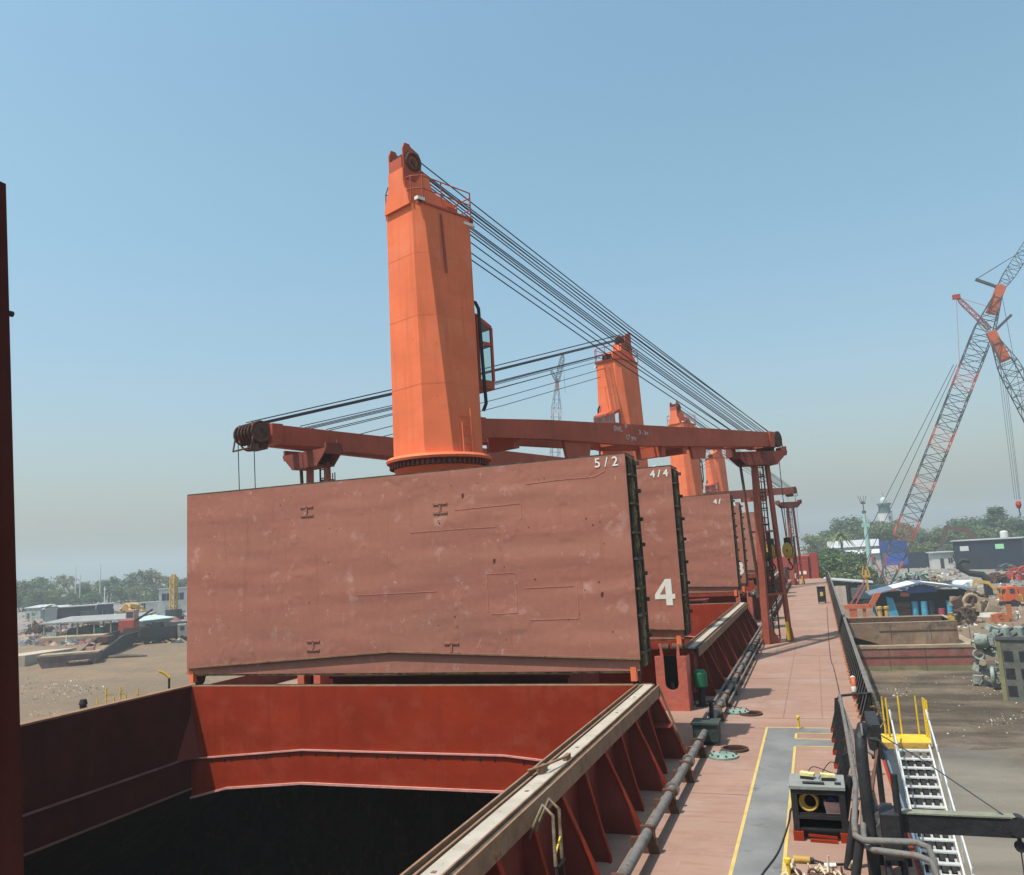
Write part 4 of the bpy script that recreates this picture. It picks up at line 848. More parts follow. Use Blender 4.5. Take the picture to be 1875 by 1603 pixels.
L.new(mx(mr(nzs(.09,(.5,1.4,1),6),.38,.64), (.115,.088,.060), (.205,.17,.125)), bs.inputs['Base Color']); bs.inputs['Roughness'].default_value = .3; bs.inputs['Specular IOR Level'].default_value = .22
b = N.new('ShaderNodeBump'); b.inputs['Strength'].default_value=.5; b.inputs['Distance'].default_value=.10; L.new(nz(1.7,6), b.inputs['Height']); L.new(b.outputs[0], bs.inputs['Normal'])
mb = MB(); mb.face([(-900,-600,-11.22),(900,-600,-11.22),(900,160,-11.22),(-900,160,-11.22)]); w = mb.build('water', wm); w['kind'] = 'structure'
# scattered rubbish on the mud
def scatter(name, n, boxes, mats, seed, smin=.15, smax=.6):
    rr = random.Random(seed); mb = MB()
    for i in range(n):
        bx = rr.choice(boxes); p = AG(rr.uniform(bx[0],bx[2]), bx[1]+(bx[3]-bx[1])*rr.random()**1.0); mb.use(rr.choice(mats)); s = rr.uniform(smin,smax)*(p.y/110)**.5; h = s*rr.uniform(.15,.6)
        a = rr.uniform(0,6.3); k = rr.choice((3,4,5,6)); ring = [V((p.x+s*rr.uniform(.5,1)*cos(a+2*pi*j/k), p.y+s*rr.uniform(.5,1)*sin(a+2*pi*j/k), p.z-.1)) for j in range(k)]
        tp = p+V((rr.uniform(-.2,.2)*s, rr.uniform(-.2,.2)*s, h))
        for j in range(k): mb.face([ring[j], ring[(j+1)%k], tp])
    o = mb.build(name); o['kind'] = 'stuff'; return o
SCR = [mat('pale rubbish',(.52,.50,.46),.8,.2,2), mat('brown rubbish',(.17,.12,.085),.9,.2,2), mat('grey rubbish',(.27,.26,.24),.9,.2,2), mat('dark scrap',(.06,.05,.045),.9,.3,2), TAN]
scatter('beach_rubbish', 1700, [(1600,1232,1875,1345),(1700,1235,1875,1330),(1600,1235,1875,1275)], SCR+[SCR[3],SCR[1],SCR[1]], 4, .05, .30)
scatter('shore_rubbish', 800, [(40,1235,320,1310),(40,1255,180,1315)], SCR+[SCR[1],TAN], 5, .05, .30)
scatter('yard_clutter', 1300, [(40,1118,335,1150),(40,1148,250,1184),(60,1160,250,1182),(240,1148,335,1178)], [RUSTY,DGREY,BLACK,TAN,mat('dull red scrap',(.22,.06,.05),.8,.3,2),mat('dull blue scrap bits',(.08,.12,.18),.8,.3,2),BLACK], 15, .4, 1.7)
scatter('yard_clutter', 420, [(1600,1046,1760,1084),(1760,1050,1875,1110),(1760,1110,1875,1150)], [RUSTY,DGREY,BLACK,TAN,PGREEN,SCR[1],SCR[0],SCR[1]], 16, .3, .9)
scatter('yard_rubbish', 260, [(1690,1050,1875,1160),(1640,1040,1760,1080)], SCR+[RUSTY,PGREEN], 6, .3, .9)
mb = MB(); rr = random.Random(8)
for px, py in ((1700,1432),(1790,1345),(1803,1343),(1866,1330),(1770,1350)):
    d = ray(px,py); p = CP+d*((-11.2-6)/d.z); mb.box(p,(rr.uniform(.4,.7),rr.uniform(.3,.5),.12),Matrix.Rotation(rr.random()*3,3,'Z'))
o = mb.build('floating_foam', mat('white foam scrap',(.75,.74,.70),.8,.1,3)); o['kind'] = 'stuff'
# ---- barges
def barge(name, label, loc, rz, Lh, W, H, mside, mtop, rake=2.5, rake_end=0, lip=.35, hold=True, slime=None):
    t = thing(name, label, 'barge', loc, rz)
    def ring(z, e): return [V((-Lh/2+e, -W/2, z)), V((Lh/2-e*rake_end, -W/2, z)), V((Lh/2-e*rake_end, W/2, z)), V((-Lh/2+e, W/2, z))]
    lv = [(0,rake),(H*.30,rake*.55),(H*.62,rake*.18),(H,0)]
    mb = MB().use(mside)
    for i,((za,ea),(zb,eb)) in enumerate(zip(lv, lv[1:])):
        if slime and i == 0: mb.use(slime)
        else: mb.use(mside)
        mb.loft(ring(za,ea), ring(zb,eb), False)
    mb.face(ring(0,rake)); hl = mb.build('hull', None, t)
    mb = MB().use(mtop); 
    if hold:
        mb.b6(-Lh/2+rake*.1,Lh/2,-W/2,-W/2+lip,H-.06,H+.06); mb.b6(-Lh/2+rake*.1,Lh/2,W/2-lip,W/2,H-.06,H+.06); mb.b6(-Lh/2,-Lh/2+lip*2.4,-W/2+lip,W/2-lip,H-.06,H+.05); mb.b6(Lh/2-lip,Lh/2,-W/2+lip,W/2-lip,H-.06,H+.05); mb.use(RUSTY); mb.b6(-Lh/2+rake,Lh/2-.4,-W/2+.2,W/2-.2,H*.35,H*.4); mb.b6(-Lh/2+.5,Lh/2-.36,W/2-lip-.12,W/2-lip-.02,H*.4,H-.06)
    else: mb.face([p+V((0,0,.02)) for p in ring(H,0)]); mb.b6(-Lh/2,Lh/2,-W/2-.08,-W/2+.2,H-.25,H+.10)
    mb.build('deck', None, t)
    mb = MB().use(RUSTY)
    for i in range(int(Lh/4.6)): x = -Lh/2+rake+1.3+i*4.6+.5*sin(i*3); mb.b6(x,x+.07,-W/2-.03,-W/2+.01,H*.12,H-.25)
    mb.b6(-Lh/2+rake,Lh/2-.1,-W/2-.06,-W/2,H*.60,H*.64); mb.build('rubbing_strake', None, t)
    return t
L1 = AG(1690,1230)
bz = g(10,116)-.4
barge('flat_barge', 'faded red flat barge aground on the mud, carrying another barge', (4.6,122.2,bz), radians(1.5), 26, 12, 3.4, REDB, TAN, .4, 0, hold=False, slime=MUDG)
barge('open_barge', 'smaller rusty open barge with raised bow sitting on the red barge', (8.4,122.6,bz+3.45), radians(2), 14.6, 9.0, 2.7, RUSTB, mat('bleached barge gunwale',(.34,.27,.19),.85,.2,.8,rust=.2), 5.5, 0)
mb = MB(); mb.b6(-.35,.35,-.3,.3,0,.5); mb.lathe([(.2,.5),(.2,.9),(.28,.95),(.001,1.0)],n=12); simple('mooring_bitt','small yellowish bitt on the near right corner of the open barge','bitt',mb,YELM,None,(15.3,118.6,bz+6.2))
# ---- buildings
def building(name, label, p0, p1, depth, h, mw, mr_, roof='flat', wins=(), over=.4, ridge=1.5, cat='building', base=0):
    """p0-p1 is the front wall line on the ground, left to right as seen"""
    p0, p1 = V(p0), V(p1); p1.z = p0.z; d = p1-p0; Ln = d.length; rz = atan2(d.y, d.x)
    t = thing(name, label, cat, p0, rz)
    mb = MB().use(mw); mb.b6(0,Ln,0,depth,-2+base,h)
    if roof == 'gable': mb.prism([(0,h),(Ln,h),(Ln/2,h+ridge)],'y',.02,depth-.02)
    mb.build('wall', None, t)
    mb = MB().use(mr_)
    if roof == 'flat': mb.b6(-over,Ln+over,-over,depth+over,h+.02,h+.35)
    elif roof == 'pitch': mb.prism([(-over,h-.1),(depth+over,h-.1),(depth+over,h+.1),(depth/2,h+ridge),(-over,h+.1)],'x',-over,Ln+over)
    elif roof == 'mono': mb.prism([(-over,h),(depth+over,h+ridge),(depth+over,h+ridge+.2),(-over,h+.25)],'x',-over,Ln+over)
    else: mb.prism([(-over,h-.05),(Ln/2,h+ridge-.05),(Ln+over,h-.05),(Ln+over,h+.2),(Ln/2,h+ridge+.2),(-over,h+.2)],'y',-over,depth+over)
    mb.build('roof', None, t)
    for x0,x1,z0,z1,m,kind in wins:
        mb = MB().use(m); mb.b6(x0,x1,-.06,.10,z0,z1); f = mb.build(kind, None, t)
        if kind == 'window': m2 = MB(); m2.b6(x0-.1,x1+.1,-.12,-.05,z0-.15,z0); m2.b6((x0+x1)/2-.05,(x0+x1)/2+.05,-.10,-.05,z0,z1); m2.build('frame', WHITEW, f)
    return t
def PT(px,Y,dz=0): p = AT(px,1000,Y); return V((p.x,Y,g(p.x,Y)+dz))
# right hand side
def mid(px0,px1,Y,dY=0): return PT(px0,Y), PT(px1,Y+dY)
a,b_ = mid(1745,1872,318,-6)
building('warehouse','long dark blue warehouse with a white tank on its roof',a,b_,16,9.5,DBLUE,ROOFG,'flat',[(2,4.6,6.2,7.8,WHITEW,'sign_board'),(12.5,15,6.4,8,mat('pale green board',(.3,.6,.35),.6,.1,2),'sign_board'),(1,6,0,4.2,BLACK,'door'),(8,11,0,4.5,BLACK,'door'),(17,21,0,3.5,DBLUE,'door')],.6)
mb = MB(); mb.lathe([(.001,2.4),(.9,2.2),(1.25,1.8),(1.25,0),(.001,0)],n=16); q = PT(1846,322); simple('water_tank','white water tank on the warehouse roof','tank',mb,WHITEW,None,(q.x,326,q.z+9.9))
a,b_ = mid(1703,1742,330); building('hut','small white hut with a dark doorway, left of the dark warehouse',a,b_,8,5.6,WHITEW,ROOFG,'flat',[(2.6,3.8,0,3.6,WIN,'door'),(5.2,6.6,1.8,3.6,WIN,'window')],.8)
a,b_ = mid(1640,1705,345,-4); building('wall_panel','plain dark navy hoarding wall beyond the scrap',a,b_,1,5.5,DBLUE,DBLUE,'flat',[],.0,cat='wall')
a,b_ = mid(1520,1608,400); building('long_shed','long low shed with pale grey roof behind the bushes',a,b_,20,8,CONC,ROOFG,'pitch',[(3,6,2,5,WIN,'window'),(10,13,2,5,WIN,'window')],1,3)
a,b_ = mid(1552,1610,370); building('long_shed','lower shed with whitish roof edge in front of the pale one',a,b_,12,5.6,CONC,mat('whitish roof sheet',(.55,.53,.55),.6,.1,.4),'pitch',[(8,10,1,4,WIN,'door')],1,1.6)
# blue shed with open front
bx = V((10.3,180,g(10.3,180)))
t = thing('blue_shed', 'open fronted blue shed with a low grey gable roof behind the barges', 'shed', bx, radians(1))
mb = MB().use(ROOFD); mb.prism([(-1,4.1),(8.2,6.1),(17.6,4.6),(17.6,4.8),(8.2,6.35),(-1,4.35)],'y',-1,11); mb.use(mat('white roof light',(.66,.65,.66),.5,.1,1)); mb.prism([(3.4,5.36),(7.3,6.20),(7.3,6.26),(3.4,5.42)],'y',-.9,10); mb.prism([(8.6,6.36),(13.6,5.52),(13.6,5.56),(8.6,6.42)],'y',-.6,6); mb.build('roof', None, t)
mb = MB().use(DBLUE); mb.b6(0,.2,0,10,0,4.2); mb.b6(0,16.6,9.8,10,0,4.2); mb.b6(16.4,16.6,0,10,0,4.4); mb.build('wall', None, t)
mb = MB().use(CYAN); mb.prism([(2.2,0),(3.9,0),(3.2,3.4),(2.0,3.8)],'y',.3,.5); mb.build('door', None, t)
for x in (.2,16.4): mb = MB(); mb.bar((x,-.2,0),(x-(.9 if x < 1 else 0),-.2,4.4 if x != 8.2 else 6),.22); mb.build('post', mat('blue grey post',(.20,.27,.32),.6,.2,2), t)
mb = MB().use(BLUE); mb.prism([(5.6,4.3),(11.2,4.4),(10.6,5.5),(8.2,5.9),(6.2,5.4)],'y',.0,.06); mb.build('banner', None, t)
mb = MB().use(ORM); mb.b6(4.6,6.2,.2,.3,3.7,4.5); mb.build('banner', None, t)
for k,(x,y,col,lab) in enumerate(((7.0,1.2,CYAN,'leftmost turquoise drum in the blue shed'),(8.6,.8,CYAN,'turquoise drum in the middle of the blue shed front'),(9.9,1.3,DBLUE,'dark blue drum in the blue shed'),(11.6,1.0,mat('red drum paint',(.35,.05,.08),.5,.2,1),'short red drum in the blue shed'),(13.1,.9,CYAN,'rightmost turquoise drum in the blue shed'))):
    mb = MB(); h = 2.6 if k != 3 else 1.2; mb.lathe([(.001,h),(.6,h),(.63,h-.08),(.6,h-.15),(.6,h*.66),(.63,h*.64),(.6,h*.62),(.6,h*.34),(.63,h*.32),(.6,h*.3),(.6,0)],n=16); simple('oil_drum',lab,'drum',mb,col,'drums in the blue shed',bx+V((x,y,0)))
for x,y,s,m_ in ((4.8,2,1.4,RUSTY),(14.8,2.2,1.6,TAN)):
    mb = MB(); mb.b6(-s,s,-s*.6,s*.6,0,s*.9); mb.b6(-s*.7,s*.7,-s*.65,s*.5,s*.9,s*1.6); mb.lathe([(s*.4,-s),(s*.4,s)],(0,-s*.5,s*1.4),10,'x'); simple('scrap_machine',('dark' if m_ is RUSTY else 'tan')+' scrap machine stored under the blue shed roof','machine',mb,m_,None,bx+V((x,y,0)))
# lean-to with grey roof at left of the shed
q = PT(1552,205)
t = thing('lean_to', 'small lean-to with pale sloping roof just past the bulwark', 'shed', (q.x-5,205,q.z), radians(-2))
mb = MB().use(ROOFG); mb.prism([(-1,5.9),(9.5,4.7),(9.5,4.9),(-1,6.2)],'y',0,8); mb.build('roof', None, t); mb = MB().use(BLACK); mb.b6(-1,9,7.6,7.8,0,4.6)
for x in (-.6,4,9): mb.bar((x,.3,0),(x,.3,5.6-.11*x),.25)
mb.build('wall', None, t); mb = MB().use(mat('beige sheet',(.42,.33,.28),.8,.2,1)); mb.b6(1.2,3.6,.2,.3,0,4.4); mb.build('door', None, t)
# orange winch frame
q = PT(1560,172)
t = thing('orange_winch', 'bright orange winch frame with slanted red struts beside the bulwark', 'winch', (q.x,172,q.z))
mb = MB().use(ORM); mb.b6(-2.6,2.0,0,1.2,2.4,3.2); mb.b6(-1.8,-.4,.1,1.1,0,2.4); mb.prism([(2.0,2.4),(2.4,2.5),(4.2,5.3),(3.0,5.2),(1.8,3.2)],'y',0,1.2); mb.b6(.6,1.2,.2,1,0,2.4); mb.build('frame', None, t)
mb = MB().use(LATR); mb.bar((-1.5,.5,3.2),(1.6,.6,7.6),.22); mb.bar((-.5,.5,3.2),(2.1,.6,7.5),.22); mb.build('strut', None, t)
mb = MB().use(YELM); mb.bar((2.0,.6,5.4),(1.9,.6,9.6),.35); mb.b6(1.3,2.6,.3,.9,8.2,8.6); mb.bar((1.2,.6,8.6),(1.6,.6,10.4),.2); mb.bar((2.6,.6,8.6),(2.2,.6,10.2),.2); mb.build('mast', None, t)
for px,lab in ((1597,'stubby yellow bollard behind the open barge, left one'),(1609,'stubby yellow bollard behind the open barge, right one')):
    q = PT(px,168); mb = MB(); mb.lathe([(.5,0),(.4,.3),(.35,2.6),(.5,2.7),(.5,3.1),(.001,3.2)],n=12); simple('bollard',lab,'bollard',mb,YELM,'yellow bollards behind the open barge',q)
# lattice boom cranes
def lattice(mb, p0, p1, w0, w1, n, m1, m2, reds=(), cr=.14):
    p0, p1 = V(p0), V(p1); d = (p1-p0); Ln = d.length; d.normalize(); a = d.cross(V((0,1,0))).normalized(); b = V((0,1,0))
    C = []
    for i in range(n+1):
        u = i/n; w = w0+(w1-w0)*min(1,u*8) if u < .5 else w1*(1-.75*max(0,(u-.86)/.14)); p = p0+d*Ln*u
        C.append([p+a*(s*w/2)+b*(q*w/2) for s,q in ((-1,-1),(1,-1),(1,1),(-1,1))])
    for i in range(n):
        red = i in reds
        for k in range(4):
            mb.use(m2 if red else m1); mb.bar(C[i][k], C[i+1][k], cr)
            mb.use(m2 if red else m1); mb.bar(C[i][k], C[i][(k+1)%4], cr*.7)
            mb.bar(C[i][k] if i % 2 else C[i+1][k], C[i+1][(k+1)%4] if i % 2 else C[i][(k+1)%4], cr*.7)
    return C
def crawler(label, Y, base_px, tip_px, w, n, reds, mc=LATG, head=6, jib=None, extra=None, name='crawler_crane'):
    bx_ = AT(*base_px, Y); tp = AT(*tip_px, Y); gz = g(bx_.x, Y); s = 1 if tp.x > bx_.x else -1
    t = thing(name, label, 'crane', (bx_.x, Y, gz)); O = V((bx_.x,Y,gz))
    foot = V((0,0,3.0)); tip = tp-O; f0 = bx_-O
    mb = MB(); lattice(mb, foot+(tip-foot)*.01, tip, w*.5, w, n, mc, LATR, reds, w*.045); mb.build('lattice_boom', None, t)
    d = (tip-foot).normalized()
    mb = MB().use(ORM); mb.bar(tip-d*head, tip+d*.5, w*(.42 if head > 4 else .25), w*(.5 if head > 4 else .3)); mb.build('boom_head', None, t)
    mb = MB().use(mat('dark teal machine house',(.03,.07,.085),.6,.2,1,dust=.3)); mb.b6(-5*s,2.2*s,-2,2,1.5,4.3); mb.use(REDM); mb.b6(1.0*s,2.8*s,-2.2,-.6,1.5,4.2); mb.use(DGREY); mb.b6(-6.5*s,-5*s,-2,2,1.6,3.8); mb.build('machine_house', None, t)
    for yy in (-2.4,2.4): mb = MB().use(BLACK); mb.prism([(-4.4,.3),(-3.9,0),(3.9,0),(4.4,.3),(4.4,.9),(3.9,1.2),(-3.9,1.2),(-4.4,.9)],'y',yy-.5,yy+.5); mb.build('track', None, t)
    mb = MB().use(LATR); mb.bar((-4*s,0,4),(-1.5*s,0,11),.3); mb.bar((-1.5*s,0,11),(1.5*s,0,4),.3); mb.build('gantry', None, t)
    return t, O, tip, d
tA, OA, tipA, dA = crawler('tall lattice boom crane leaning right above the trees, orange boom tip', 205, (1615,1080), (1832,528), 4.0, 30, {2,5,6,10,14,15,20,21}, LATG)
mb = MB().use(LATG); q = AT(1786,512,205)-OA; mb.bar(tipA, q, .8, .5); mb.build('luffing_strut', None, tA)
mb = MB(); r_ = AT(1886,440,205)-OA; lattice(mb, tipA, r_+V((8,0,10)), 1.4, 2.4, 14, LATG, LATG, (), .12); mb.build('fly_jib', None, tA)
mb = MB()
for dx in (0,1.5): mb.tube([q+V((dx*.2,0,0)), AT(1884,452,205)-OA],.05,5)
mb.tube([AT(1746,668,205)-OA, V((-7,0,7))],.07,5); mb.tube([AT(1752,668,205)-OA, V((-4,0,7))],.07,5); mb.tube([tipA, V((tipA.x+2,0,12))],.05,5); mb.build('pendant_rope', ROPE, tA)
tB, OB, tipB, dB = crawler('second lattice boom crane at the right edge, boom slanting up left', 185, (2060,1080), (1816,612), 3.4, 24, {2,3,7,8,13,14}, LATG)
mb = MB().use(LATG); mb.bar(tipB, AT(1852,577,185)-OB, .5); mb.build('luffing_strut', None, tB)
mb = MB()
for k,(x0,x1) in enumerate(((1824,1858),(1828,1862),(1832,1866),(1836,1868))): mb.tube([AT(x0,640,185)-OB, AT(x1,915,185)-OB],.035,5)
mb.build('hoist_rope', ROPE, tB)
q = AT(1865,925,185); t = thing('hook_block', 'red hook block hanging from the crane at the right edge', 'crane hook', q); t.scale = (.62,.62,.8)
mb = MB(); mb.lathe([(.001,-1.0),(.5,-.8),(.85,0),(.7,.8),(.001,1.1)],n=12); mb.build('cheek_plate', REDM, t); mb = MB(); mb.tube([(0,0,-1),(.0,0,-1.8),(.3,0,-2.2),(.05,0,-2.6),(-.3,0,-2.3)],.2,7); mb.build('hook', DGREY, t)
mb = MB(); lattice(mb, AT(1812,603,205)-OA, AT(1753,546,205)-OA, .9, .9, 9, LATR, LATR, (), .12); mb.use(REDM); q_ = AT(1751,544,205)-OA; mb.box(q_,(1.6,.8,1.0)); mb.tube([q_, AT(1822,566,205)-OA],.05,5); mb.tube([q_, AT(1757,668,205)-OA],.04,5); mb.build('auxiliary_jib', None, tA)
tD, OD, tipD, dD = crawler('distant dark lattice crane with red band, between the two orange cranes', 300, (1010,1060), (1020,700), 3.0, 22, {18}, LATG, 3)
mb = MB(); lattice(mb, tipD, AT(1031,650,300)-OD, 1.2, 1.5, 10, LATG, LATG, (), .14); lattice(mb, tipD, AT(1009,678,300)-OD, .9, 1.0, 6, LATG, LATG, (), .12); mb.build('fly_jib', None, tD)
mb = MB(); mb.tube([AT(1031,650,300)-OD, AT(1035,720,300)-OD],.06,5); mb.build('pendant_rope', ROPE, tD)
# pale green mast
p0, p1 = AT(1598,1075,240), AT(1587,905,240); gz = g(p0.x,240)
t = thing('signal_mast', 'thin pale green mast with a crown of antennas, left of the lighthouse', 'mast', (p0.x,240,gz)); O = V((p0.x,240,gz))
mb = MB().use(MASTG); hz = p1.z-gz; mb.tube([(0,0,0),(0,0,hz*.62),(0,0,hz*.8)],[.75,.55,.3],8); mb.use(DGREY); mb.tube([(0,0,hz*.8),(0,0,hz*.93)],.14,6); mb.build('mast', None, t)
mb = MB().use(MASTG); mb.b6(-1,1,-.4,.4,hz*.66,hz*.70); mb.use(DGREY); mb.b6(-.5,.5,-.2,.2,hz*.80,hz*.83); mb.b6(-.6,.6,-.2,.2,hz*.90,hz*.92)
for dx in (-1.1,-.5,.3,1.0): mb.bar((dx*.5,0,hz*.92),(dx,0,hz*.985),.12)
mb.build('antenna', None, t)
# lighthouse
p = AT(1622,955,530); top = AT(1619,905,530); gz = g(p.x,530)
t = thing('lighthouse', 'white lighthouse with dark gallery and small white dome above the trees', 'lighthouse', (p.x,530,gz)); H = (top.z-gz)/1.2; t.scale = (1.2,1.2,1.2)
mb = MB().use(WHITEW); mb.lathe([(3.9,0),(3.3,H*.55),(3.2,H-9)],n=16); mb.build('tower', None, t)
mb = MB().use(mat('dark green gallery',(.07,.11,.12),.6,.3,1)); mb.lathe([(.1,H-9),(3.4,H-9),(3.4,H-8.6),(2.6,H-8.5),(2.7,H-5.4),(3.3,H-5.3),(3.3,H-4.6),(2.4,H-4.3)],n=16); mb.build('gallery', None, t)
mb = MB().use(WHITEW); mb.lathe([(1.5,H-4.5),(1.5,H-2.9),(1.2,H-2.0),(.001,H-1.4)],n=14); mb.use(REDM); mb.tube([(0,0,H-1.6),(0,0,H+1)],.12,6); mb.build('dome', None, t)
mb = MB().use(WIN); mb.b6(1.2,2.1,-3.6,-2.9,H-12.4,H-10.8); mb.build('window', None, t)
# stacked blue containers
for k,(z0,x0,x1,Y,m_,lab) in enumerate(((1012,1612,1662,300,BLUE,'upper bright blue container, behind the lattice crane foot'),(1036,1620,1664,296,mat('mid blue sheet',(.03,.10,.38),.55,.2,.5),'lower blue container, beneath the other'))):
    a = AT(x0,z0,Y); b_ = AT(x1,z0,Y); mb = MB(); wdt = b_.x-a.x
    t = thing('container', lab, 'container', (a.x,Y,a.z), 0, 'blue containers')
    mb.b6(0,wdt,0,2.6,0,3.6); mb.build('body', m_, t)
    mb = MB()
    for i in range(14): mb.b6(wdt*i/14+.1,wdt*i/14+.35,-.06,0,.2,3.4)
    mb.build('corrugation', m_, t)
    mb = MB().use(LATG)
    for x in (.2,wdt-.2): mb.b6(x-.15,x+.15,1,1.4,g(a.x,Y)-a.z,0)
    if k == 0: mb.b6(-.1,wdt+.1,-.1,2.7,-.25,-.02)
    mb.build('support', None, t)
# scrap and machines in the right hand yard
def scraplump(name,label,px,py,sx_,sz,m,seed,Y=None,cat='scrap',grp=None):
    rr = random.Random(seed); p = AG(px,py) if Y is None else PT(px,Y); mb = MB()
    t = thing(name,label,cat,p,rr.uniform(-.3,.3),grp)
    m_alt = rr.choice((RUSTY,DGREY,TAN))
    for i in range(26):
        mb.use(m if rr.random() < .72 else m_alt); u_ = rr.random()
        mb.box((rr.uniform(-sx_,sx_)*(1-.6*u_),rr.uniform(-sx_,sx_)*.45,sz*.85*u_),(sx_*rr.uniform(.12,.6),sx_*rr.uniform(.12,.5),sz*rr.uniform(.08,.42)),Matrix.Rotation(rr.uniform(-.5,.5),3,'Y')@Matrix.Rotation(rr.uniform(-1,1),3,'Z'))
    mb.build('block',m,t); mb = MB()
    for i in range(6):
        q = V((rr.uniform(-sx_,sx_)*.7,-sx_*.4,sz*rr.uniform(.3,1))); mb.tube([q,q+V((rr.uniform(-1,1)*sx_*.6,rr.uniform(-.4,.2)*sx_,rr.uniform(-.5,.3)*sz))],sx_*.07,7)
    mb.torus((rr.uniform(-.3,.3)*sx_,-sx_*.45,sz*.6),sx_*.3,sx_*.08,'y',14,6); mb.build('pipe',m,t); return t
for k,(px,py,s,h,m_,lab) in enumerate(((1655,1075,4.0,3.4,PGREEN,'pale green wrecked machine in front of the blue containers'),(1690,1072,3.6,4.2,PGREEN,'tallest pale green wreck in the middle of the scrap row'),(1715,1080,2.4,3.6,TAN,'tan scrap lump beside the pale green wrecks'),(1640,1085,3.0,2.4,mat('dull blue scrap',(.10,.17,.30),.7,.3,1),'dull blue scrap lump peeping over the shed roof'),(1738,1075,2.2,1.8,DGREY,'grey scrap lump at the right end of the scrap row'),(1600,1062,2.6,4.0,PGREEN,'pale scrap by the foot of the green mast'),
   (1780,1128,4.4,4.6,TAN,'tan heap of cut steel beside the blue shed'),(1770,1142,2.6,3.0,RUSTY,'dark scrap leaning on the right wall of the blue shed'),(1830,1068,3.2,3.0,RUSTY,'rust red scrap along the sloping yard, left'),(1868,1062,4.2,3.8,REDM,'red scrap pile at the right edge of the yard'),(1845,1045,3.0,2.0,DGREY,'grey scrap at the far side of the yard'))):
    scraplump('scrap_heap',lab,px,py,s,h,m_,20+k,grp='scrap heaps in the right hand yard')
q = AG(1768,1092); t = thing('storage_tank','whitish tank lying behind the right end of the blue shed','tank',q)
mb = MB(); mb.lathe([(.001,-2.6),(1.4,-2.4),(1.7,-1.8),(1.7,1.8),(1.4,2.4),(.001,2.6)],(0,0,2.0),16,'x'); mb.build('shell',mat('dirty white tank',(.55,.58,.56),.6,.15,.8,streak=.2),t); mb = MB(); mb.b6(-1.6,-1.1,-1.2,1.2,0,1); mb.b6(1.1,1.6,-1.2,1.2,0,1); mb.build('saddle',DGREY,t)
q = AG(1788,1090); t = thing('black_duct','bent black duct arching over beside the white tank','duct',q)
mb = MB(); mb.tube([(2.6,0,0),(2.6,0,3.4),(1.8,0,4.6),(-.6,0,5.0),(-2.4,0,6.0),(-3.0,0,7.2),(-2.0,0,8.2),(-.4,0,7.8)],[.9,.9,.8,.7,.6,.5,.5,.5],10); mb.build('duct',BLACK,t); mb = MB(); mb.lathe([(1,0),(1,.3)],(2.6,0,0),12); mb.build('foot',BLACK,t)
def excavator(label, p, rz, col, s=1, boom=True):
    t = thing('excavator', label, 'excavator', p, rz, 'excavators')
    for y in (-1.1,1.1): mb = MB(); mb.prism([(-1.9,.35),(-1.6,0),(1.6,0),(1.9,.35),(1.7,.8),(-1.7,.8)],'y',y-.3,y+.3); mb.build('track',BLACK,t)
    mb = MB(); mb.b6(-2.0,1.0,-1.2,1.2,.95,2.0); mb.prism([(-2.3,1.0),(-1.2,1.0),(-1.2,2.3),(-2.0,2.3)],'y',-1.2,1.2); mb.build('body',col,t)
    mb = MB().use(col); mb.b6(.0,1.3,.2,1.2,2.0,2.15); mb.b6(.0,1.3,.2,1.2,3.1,3.2)
    for x in (.05,1.25):
        for y in (.25,1.15): mb.b6(x-.05,x+.05,y-.05,y+.05,2.1,3.15)
    mb.use(WIN); mb.b6(.1,1.2,.26,1.14,2.15,3.1); mb.build('cab',None,t)
    mb = MB().use(col); mb.prism([(.9,1.6),(1.4,1.7),(3.2,4.2),(5.4,4.7),(5.4,5.1),(2.9,4.8)],'y',-.9,-.5); mb.build('boom',None,t)
    mb = MB().use(col); mb.prism([(5.0,5.3),(5.6,5.2),(6.6,2.2),(6.3,2.1)],'y',-.85,-.55); mb.build('stick',None,t); mb = MB(); mb.prism([(6.2,2.3),(6.9,2.2),(6.9,1.2),(6.1,.9),(5.7,1.4)],'y',-1.2,-.2); mb.build('bucket',DGREY,t)
    t.scale = (s,s,s); return t
excavator('yellow excavator with raised boom on the sloping yard at right', AG(1850,1110), radians(172), YELM, 1.05)
q = PT(1822,352); excavator('brown excavator whose boom rises behind the dark warehouse roof', q, radians(165), RUSTY, 2.9)
# orange truck / container body
def truck(label, p, rz, mcab, mbed, s=1):
    t = thing('truck', label, 'truck', p, rz, 'trucks and tractors in the yard')
    mb = MB().use(mcab); mb.prism([(2.2,.8),(3.9,.8),(3.9,1.9),(3.6,2.9),(2.2,2.9)],'y',-1.15,1.15); mb.build('cab',None,t)
    mb = MB(); mb.b6(3.55,3.92,-.95,.95,1.95,2.6); mb.b6(2.6,3.3,-1.18,1.18,1.9,2.6); mb.build('window',WIN,t)
    mb = MB().use(mbed); mb.b6(-3.6,2.0,-1.2,1.2,1.1,1.3); mb.b6(-3.6,2.0,-1.2,-1.1,1.3,2.6); mb.b6(-3.6,2.0,1.1,1.2,1.3,2.6); mb.b6(-3.6,-3.5,-1.1,1.1,1.3,2.6); mb.b6(1.9,2.0,-1.1,1.1,1.3,2.8); mb.build('bed',None,t)
    mb = MB(); mb.b6(-3.6,3.6,-.5,.5,.6,1.05); mb.build('chassis',BLACK,t)
    for x in (-2.6,-1.4,2.9):
        for y in (-1,1): mb = MB(); mb.lathe([(.001,-.17),(.3,-.17),(.52,-.15),(.52,.15),(.3,.17),(.001,.17)],(x,y,.52),16,'y'); mb.build('wheel',BLACK,t)
    t.scale = (s,s,s); return t
